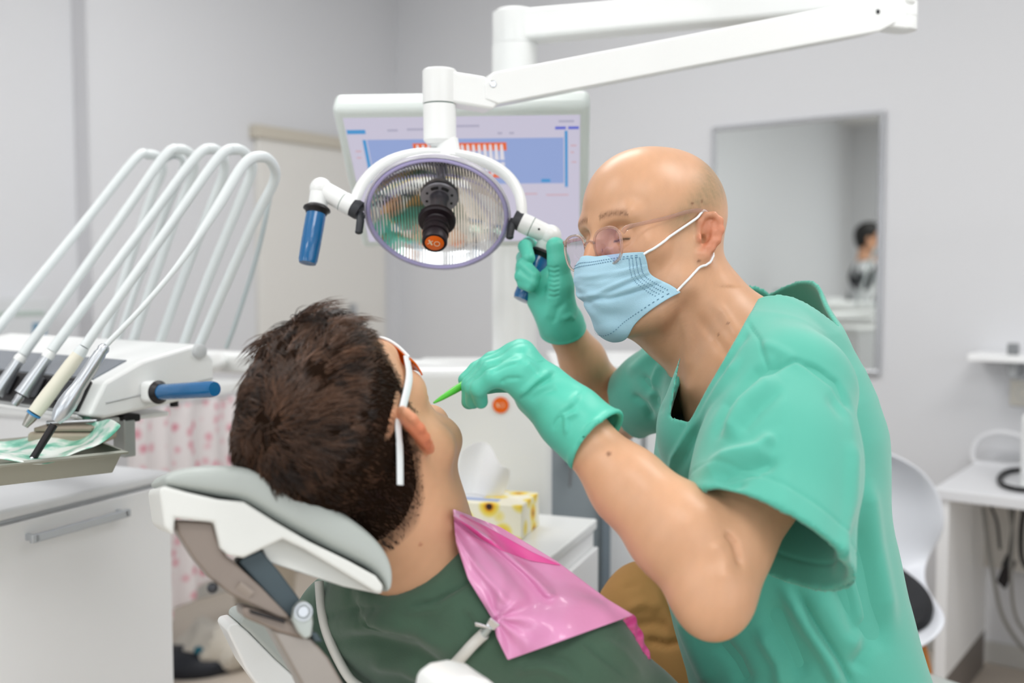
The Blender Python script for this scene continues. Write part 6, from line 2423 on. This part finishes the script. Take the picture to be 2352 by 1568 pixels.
def build_sweater():
    S = SDF()
    ax = (Rt, Ct, Ft)
    S.ell(TP(0, -.22, -.025), (.18, .20, .105), ax, 0)
    S.ell(TP(0, -.42, -.01), (.165, .2, .11), ax, .06)
    S.chain([sh_r, TP(.065, -.045, -.018), TP(-.065, -.045, -.018), sh_l], [.06, .055, .055, .06], .05)
    nk0 = PH.p(-.022, 0, -.035)
    S.chain([sh_r, lerp(sh_r, el_r, .5), el_r], [.066, .062, .055], .035)
    S.chain([sh_l, lerp(sh_l, el_l, .5), el_l], [.066, .062, .055], .035)
    S.chain([el_r, lerp(el_r, wr_r, .5), wr_r], [.054, .047, .038], .02)
    S.chain([el_l, lerp(el_l, wr_l, .5), wr_l], [.054, .047, .038], .02)
    # ribbed collar: ring about the neck
    na = unit(nk0 - PN)
    n1, n2 = unit(Rt - na * Rt.dot(na)), None
    n2 = na.cross(n1)
    cc = lerp(PN, nk0, .04)
    ring = []
    for i in range(25):
        a = 2 * math.pi * i / 24
        ring.append(cc + n1 * (.064 * math.cos(a)) + n2 * (.066 * math.sin(a)) + na * (.004 * math.cos(2 * a)))
    S.chain(ring, [.0115] * 25, .012, flat=None)
    ring2 = [p - na * .012 + (p - cc) * .06 for p in ring]
    S.chain(ring2, [.0115] * 25, .012)
    # hollow for the neck
    S.cone(lerp(PN, nk0, -.15), nk0, .0565, .062, .006, '-')
    V, F = S.mesh(.003)
    V = relax(V, F, 4)
    N = vnormals(V, F)
    L = [([(930, 1395), (1000, 1380), (1060, 1345), (1100, 1320)], 5, -.004), ([(930, 1405), (1000, 1396), (1065, 1362)], 9, .003),
         ([(1337, 1470), (1380, 1510), (1440, 1556)], 4, -.003), ([(780, 1440), (860, 1430), (960, 1450), (1040, 1500)], 18, .006), ([(760, 1475), (850, 1470), (950, 1495), (1030, 1550)], 16, -.007),
         ([(850, 1520), (930, 1530), (1000, 1565)], 16, .006), ([(1060, 1400), (1090, 1450), (1100, 1500)], 12, -.005), ([(1180, 1540), (1250, 1530), (1330, 1560)], 14, .005), ([(740, 1420), (800, 1400), (880, 1400)], 10, -.004),
         ([(1240, 1500), (1300, 1520), (1340, 1568)], 12, -.004), ([(1380, 1470), (1430, 1500), (1480, 1560)], 12, .003)]
    V = folds(V, N, L)
    N = vnormals(V, F)
    V = V + N * (snoise(V, 45, 61) * .0022 + snoise(V, 110, 62) * .0007)[:, None]
    return mesh_obj('sweatshirt', V, F, SWEAT, patient)


sweat = build_sweater()
S = SDF()
for h_, k_, f_ in ((HIPP + Rt * .09, kn_r, fo_r), (HIPP - Rt * .09, kn_l, fo_l)):
    S.chain([h_, k_, f_], [.095, .07, .055], .03)
S.cone(HIPP + Rt * .08, HIPP - Rt * .08, .105, .105, .05)
V, F = S.mesh(.006)
mesh_obj('trousers', relax(V, F, 4), F, mat('dark_blue_denim', '2f3a4c', .85), patient)
for f_ in (fo_r, fo_l):
    d_ = unit(camvec((.5, .6, .5)))
    MB().tube([f_ - d_ * .04, f_ + d_ * .05 + H * .01, f_ + d_ * .19], [(.045, .045), (.05, .045), (.028, .04)], 16).build('shoe', mat('grey_shoe', '8b8d90', .6), patient, subsurf=1)

# ---- protective glasses --------------------------------------------------------------
OR = mat('orange_safety_lens', 'f4791a', 0.12, trans=0.35, ior=1.2, spec=.6)
pg = None
WF = mat('white_glasses_frame', 'e9eef0', 0.3)


def pgp(s, x, y, z):
    return PH.p(x, s * y, z)


for s in (-1, 1):
    pth = [pgp(s, .078, .064, .020), pgp(s, .05, .073, .020), pgp(s, .012, .0775, .025), pgp(s, -.012, .0770, .026), pgp(s, -.036, .0775, .018), pgp(s, -.070, .0745, .004)]
    sp = smooth_path(pth, 8)
    mbt = MB().tube(sp, [(.0018, .0058 - .0022 * i / len(sp) * (1 if i < len(sp) * .75 else .6)) for i in range(len(sp))], 10, flat=PH.l)
    if pg is None:
        pg = mbt.build('safety_glasses', WF, patient, label='orange safety glasses with white temples')
    else:
        mbt.build('temple', WF, pg)
rows = []
for j in range(9):
    z = (.030 - .056 * j / 8) * (1 - .5 * abs(-1 + 2 * 0) * 0)
    row = []
    for i in range(31):
        s = -1 + 2 * i / 30
        y = .066 * s
        zl = z * (1 - .55 * abs(s) ** 3) + .006 * abs(s) ** 3
        x = .116 - .038 * abs(s) ** 2.2 - .004 * ((j - 3) / 4) ** 2
        if abs(s) < .22 and j > 3:
            z2 = max(zl, .030 - .056 * (3 + (j - 3) * (abs(s) / .22)) / 8)
        else:
            z2 = zl
        row.append(PH.p(x, y, z2))
    rows.append(row)
MB().grid(rows).build('lens', OR, pg, solid=.0018, label='orange wraparound lens')
top_ = [PH.p(.116 - .038 * abs(-1 + 2 * i / 20) ** 2.2 + .001, .066 * (-1 + 2 * i / 20), .030 * (1 - .55 * abs(-1 + 2 * i / 20) ** 3) + .006 * abs(-1 + 2 * i / 20) ** 3) for i in range(21)]
MB().tube(top_, .0018, 8).build('brow_bar', WF, pg)

# ---- bib ---------------------------------------------------------------------------------
BIB = mat('pink_plastic_bib', 'e59ac6', 0.28, spec=0.5, trans=0.0, coat=0.3, bump=(120, .25))


bvh = surf(sweat, p_body)


def drape(px, py, off, fallback):
    r_ = ray(px, py)
    l_ = r_.length
    h_ = bvh.ray_cast(CAM, r_ / l_)
    if h_[0] is not None:
        d_ = (h_[0] - CAM).dot(AX_F)
        if d_ < fallback + .06:
            return U(px, py, d_ - off), d_
    return U(px, py, fallback), fallback


def quadgrid(L_, R2, nu_, nv_):
    """pixel grid between a left and a right polyline (same parameter)"""
    def at(pl, t):
        t = t * (len(pl) - 1)
        i = min(int(t), len(pl) - 2)
        f_ = t - i
        return (pl[i][0] * (1 - f_) + pl[i + 1][0] * f_, pl[i][1] * (1 - f_) + pl[i + 1][1] * f_)
    return [[(at(L_, v / nv_)[0] * (1 - u / nu_) + at(R2, v / nv_)[0] * u / nu_, at(L_, v / nv_)[1] * (1 - u / nu_) + at(R2, v / nv_)[1] * u / nu_) for u in range(nu_ + 1)] for v in range(nv_ + 1)]


bl = [(1047, 1245), (1075, 1330), (1130, 1420), (1140, 1462), (1166, 1516)]
br_ = [(1040, 1168), (1150, 1210), (1282, 1290), (1395, 1375), (1456, 1412)]
G = quadgrid(bl, br_, 44, 44)
D = np.full((45, 45), np.nan)
for j, row in enumerate(G):
    for i, (x, y) in enumerate(row):
        r_ = ray(x, y)
        h_ = bvh.ray_cast(CAM, r_.normalized())
        if h_[0] is not None:
            d_ = (h_[0] - CAM).dot(AX_F)
            if d_ < 1.4:
                D[j, i] = d_
HIT = np.where(np.isnan(D), 9.0, D)
for j in range(45):
    ok_ = np.where(~np.isnan(D[j]))[0]
    for i in range(45):
        if np.isnan(D[j, i]):
            D[j, i] = D[j, ok_[np.argmin(np.abs(ok_ - i))]] + .0012 * np.min(np.abs(ok_ - i)) if len(ok_) else 1.2
for _ in range(24):
    Dp = np.pad(D, 1, mode='edge')
    D = np.minimum((Dp[:-2, 1:-1] + Dp[2:, 1:-1] + Dp[1:-1, :-2] + Dp[1:-1, 2:]) / 4 * .6 + D * .4, HIT - .002)
rows = []
for j, row in enumerate(G):
    r2 = []
    for i, (x, y) in enumerate(row):
        u, v = i / 44, j / 44
        dp = .010
        dp += .006 * math.sin(10 * u + 4 * v) * math.sin(7 * v + 1.2)
        # tuck running to the clip, fold below the right edge
        e1 = math.hypot((x - 1140) / 60, (y - 1420) / 60)
        dp += .006 * math.cos(9 * math.atan2(y - 1420, x - 1140)) * math.exp(-e1 * .8)
        dp += .012 * math.exp(-((u - .80 + .25 * v) / .05) ** 2) * (v < .62) - .010 * math.exp(-((u - .68 + .25 * v) / .06) ** 2) * (v < .62)
        dp += .006 * math.exp(-((u - .25) / .05) ** 2) * (v < .5)
        r2.append(U(x, y, D[j, i] - max(.003, dp)))
    rows.append(r2)
bib = MB().grid(rows).build('dental_bib', BIB, None, subsurf=1, solid=.0008)
tag(bib, 'pink plastic bib spread over the green sweatshirt', 'bib')
# darker folded-over flap along the right edge, and the far hanging side
FL = mat('pink_bib_inner_side', 'ea5aa5', 0.3, coat=.3)
fl_l = [(1050, 1192), (1105, 1238), (1152, 1264), (1220, 1288), (1286, 1298)]
fl_r = [(1058, 1179), (1112, 1206), (1162, 1233), (1222, 1267), (1288, 1297)]
G = quadgrid(fl_l, fl_r, 6, 24)
bibv = surf(bib)


def on_bib(x, y):
    r_ = ray(x, y)
    h_ = bibv.ray_cast(CAM, r_.normalized())
    return U(x, y, ((h_[0] - CAM).dot(AX_F) if h_[0] is not None else float(D[10, 40])) - .0016)


rows = [[on_bib(x, y) for i, (x, y) in enumerate(r_)] for j, r_ in enumerate(G)]
MB().grid(rows).build('folded_edge', FL, bib, subsurf=1, solid=.0006)
fr_l = [(1428, 1424), (1450, 1450), (1470, 1490), (1488, 1512)]
fr_r = [(1454, 1408), (1470, 1440), (1484, 1480), (1497, 1516)]
G = quadgrid(fr_l, fr_r, 6, 20)
d0 = float(D[44, 44])
rows = [[U(x + 3 * math.sin(j * .9 + i), y, d0 - .004 + .012 * (i / 6) + .02 * j / 20 + .003 * math.sin(j * 1.1)) for i, (x, y) in enumerate(r_)] for j, r_ in enumerate(G)]
MB().grid(rows).build('hanging_side', FL, bib, subsurf=1, solid=.0008)

# ---- bib holder strap ---------------------------------------------------------------------
STRAP = mat('white_silicone_strap', 'd9d8d2', .4)
bh = empty('bib_holder', U(1000, 1580, .95), 'white cord bib holder with metal clip fastened to the pink bib', 'bib holder')
st1 = [U(733, 1335, .985), U(738, 1400, .975), U(752, 1460, .965), U(785, 1530, .95), U(820, 1575, .945), U(900, 1600, .94), U(980, 1580, .94), U(1040, 1530, .935), U(1085, 1480, .935), U(1112, 1455, .94)]
d_clip = float(D[30, 2])
sp = smooth_path(st1, 8)


def off_surface(p):
    px, py, dd = to_px(np.array([p]))
    r_ = ray(px[0], py[0])
    h_ = bvh.ray_cast(CAM, r_.normalized())
    if h_[0] is not None:
        dh = (h_[0] - CAM).dot(AX_F)
        return U(px[0], py[0], min(dd[0] + .2, dh - .006))
    return p


sp = [off_surface(p) for p in sp]
for _ in range(12):
    sp = [sp[0]] + [(a + b * 2 + c) / 4 for a, b, c in zip(sp, sp[1:], sp[2:])] + [sp[-1]]
MB().tube(sp, [.0055 if i < len(sp) * .55 else .0062 for i in range(len(sp))], 10).build('cord', STRAP, bh)
ce = sp[-1]
cl1 = off_surface(U(1138, 1420, .95)) - AX_F * .008
fwd = unit(cl1 - ce)
MB().tube([ce - fwd * .004, ce + fwd * .012], [.0048, .0034], 10).build('ferrule', mat('pale_grey_metal', 'b3bab6', .4), bh)
sdv = unit(fwd.cross(AX_F))
MB().prism([ce + fwd * .010 - sdv * .005, ce + fwd * .010 + sdv * .005, cl1 + sdv * .0065, cl1 - sdv * .0065], -AX_F * .0025).build('clip_jaw', CHROME, bh, bevel=.001)
MB().prism([lerp(ce, cl1, .55) - sdv * .003 - AX_F * .002, lerp(ce, cl1, .55) + sdv * .003 - AX_F * .002, lerp(ce, cl1, .3) + sdv * .016 - AX_F * .005, lerp(ce, cl1, .12) + sdv * .013 - AX_F * .005] if sdv.x < 0 else [lerp(ce, cl1, .55) - sdv * .003 - AX_F * .002, lerp(ce, cl1, .55) + sdv * .003 - AX_F * .002, lerp(ce, cl1, .3) - sdv * .016 - AX_F * .005, lerp(ce, cl1, .12) - sdv * .013 - AX_F * .005], -AX_F * .002).build('clip_lever', CHROME, bh, bevel=.0008)
# ------------------------------------------------------------------ the far end of the room, seen in the mirror
def refl(px, py, D):
    p = U(px, py, D)
    b = (p - CORNER).dot(B_)
    return p - B_ * (2 * b)


DM = 7.5
hc = refl(2003, 548, DM)
gz = Vector((hc.x, hc.y, 0))
asst = empty('person', gz, 'assistant in black and white striped top seen small in the mirror', 'person')
fx = (A_ * 0.9 - B_ * 0.3).normalized()
ly = H.cross(fx)
hf = Frame(hc - H * .02, fx, ly, H)
S = SDF()
add_head(S, hf)
S.chain([hf.p(-.02, 0, -.03), hf.p(-.03, 0, -.16)], [.055, .06], .03)
S.chain([hf.p(-.03, .17, -.22), hf.p(-.03, 0, -.17), hf.p(-.03, -.17, -.22)], [.055, .06, .055], .04)
S.chain([hf.p(-.03, 0, -.28), hf.p(-.03, 0, -.5), hf.p(-.03, 0, -.68)], [.11, .11, .12], .05)
for s in (1, -1):
    S.chain([hf.p(-.03, s * .18, -.23), hf.p(-.03, s * .22, -.5), hf.p(.16, s * .15, -.6)], [.05, .042, .03], .02)
    S.chain([hf.p(.16, s * .15, -.6), hf.p(.24, s * .13, -.6)], [.03, .02], .02)
    S.chain([hf.p(-.03, s * .08, -.72), Vector((gz.x, gz.y, .5)) + ly * (.1 * s), Vector((gz.x, gz.y, .06)) + ly * (.1 * s)], [.085, .06, .045], .03)
V, F = S.mesh(.007)
colm = np.tile(np.array(lin('cf9d7d')), (len(V), 1))
mesh_obj('body', relax(V, F, 2), F, SKIN, asst, colm)
S = SDF()
S.chain([hf.p(-.03, .17, -.22), hf.p(-.03, 0, -.19), hf.p(-.03, -.17, -.22)], [.068, .066, .068], .04)
S.chain([hf.p(-.03, 0, -.28), hf.p(-.03, 0, -.5), hf.p(-.03, 0, -.72)], [.128, .128, .14], .05)
for s in (1, -1):
    S.chain([hf.p(-.03, s * .18, -.23), hf.p(-.03, s * .22, -.5), hf.p(.13, s * .16, -.585)], [.064, .056, .045], .02)
V, F = S.mesh(.008)
STR = mat('black_white_stripes', '222226', .8)
nt = STR.node_tree
tcs = nt.nodes.new('ShaderNodeTexCoord')
wvs = nt.nodes.new('ShaderNodeTexWave')
wvs.inputs['Scale'].default_value = 3.2
wvs.bands_direction = 'DIAGONAL'
rps = nt.nodes.new('ShaderNodeValToRGB')
rps.color_ramp.interpolation = 'CONSTANT'
rps.color_ramp.elements[0].color = (*lin('26282c'), 1)
rps.color_ramp.elements[1].position = .55
rps.color_ramp.elements[1].color = (*lin('d8dadc'), 1)
nt.links.new(tcs.outputs['Object'], wvs.inputs['Vector'])
nt.links.new(wvs.outputs['Fac'], rps.inputs['Fac'])
nt.links.new(rps.outputs['Color'], nt.nodes['Principled BSDF'].inputs['Base Color'])
mesh_obj('striped_top', relax(V, F, 2), F, STR, asst)
S = SDF()
for s in (1, -1):
    S.chain([hf.p(-.03, s * .08, -.72), Vector((gz.x, gz.y, .5)) + ly * (.1 * s), Vector((gz.x, gz.y, .08)) + ly * (.1 * s)], [.105, .08, .065], .03)
V, F = S.mesh(.008)
mesh_obj('trousers', relax(V, F, 2), F, mat('navy_trousers', '16263f', .85), asst)
S = SDF()
S.ell(hf.p(-.012, 0, .062), (.106, .084, .088), (fx, ly, H), 0)
S.ell(hf.p(-.05, 0, .02), (.066, .078, .09), (fx, ly, H), .03)
S.ell(hf.p(.085, 0, -.02), (.07, .08, .085), (fx, ly, H), .01, '-')
V, F = S.mesh(.006)
mesh_obj('hair', relax(V, F, 2), F, mat('black_hair', '14110f', .5), asst)
rows = [[hf.p(.125 - .07 * abs(s_) ** 2 - .02 * t_, .064 * s_, -.005 - .1 * t_) for s_ in np.linspace(-1, 1, 13)] for t_ in np.linspace(0, 1, 6)]
MB().grid(rows).build('face_mask', mat('white_mask', 'eeeeee', .7), asst, solid=.002)
for s in (1, -1):
    fp = Vector((gz.x, gz.y, .04)) + ly * (.1 * s)
    MB().tube([fp - fx * .06, fp + fx * .08, fp + fx * .18], [(.04, .045), (.04, .045), (.025, .035)], 14).build('shoe', mat('white_shoe', 'e6e6e6', .5), asst)
# white counter with a pedestal in front of the assistant
q0, q1 = refl(1700, 655, 6.9), refl(1985, 655, 6.9)
zq = 1.0
qd = Vector((q1.x - q0.x, q1.y - q0.y, 0))
ct = empty('sterilisation_counter', Vector((q0.x, q0.y, 0)) + qd * .5, 'white sterilisation counter seen in the mirror beside the assistant', 'counter')
qn = Vector((-qd.y, qd.x, 0)).normalized()
MB().obox(Vector((q0.x, q0.y, zq - .03)), qd, qn * .5, H * .03).build('worktop', WHITE, ct, bevel=.003)
MB().obox(Vector((q0.x, q0.y, .0)) + qd * .02 + qn * .03, qd * .96, qn * .44, H * (zq - .03)).build('carcass', WHITE_CAB, ct, bevel=.003)
for k in range(3):
    MB().obox(Vector((q0.x, q0.y, .1)) + qd * (.04 + .31 * k) + qn * .012, qd * .29, qn * .018, H * .82).build('cabinet_door', mat('pale_grey_front', 'd5d8d9', .4), ct, bevel=.002)
    MB().obox(Vector((q0.x, q0.y, .1)) + qd * (.04 + .31 * k) + qn * .47, qd * .29, qn * .015, H * .82).build('cabinet_door', mat('pale_grey_front', 'd5d8d9', .4), ct, bevel=.002)
for k, (w_, h_, c_, nm, lb) in enumerate(((.2, .16, 'c2c8c9', 'steriliser', 'grey steriliser on the counter seen in the mirror'), (.12, .1, 'e6e8e8', 'paper_dispenser', 'small white dispenser on the counter seen in the mirror'))):
    o = MB().obox(Vector((q0.x, q0.y, zq)) + qd * (.25 + .35 * k) + qn * .1, qd.normalized() * w_, qn * .2, H * h_).build(nm, mat('m_' + nm, c_, .4), None, bevel=.01)
    tag(o, lb, 'steriliser' if k == 0 else 'dispenser')
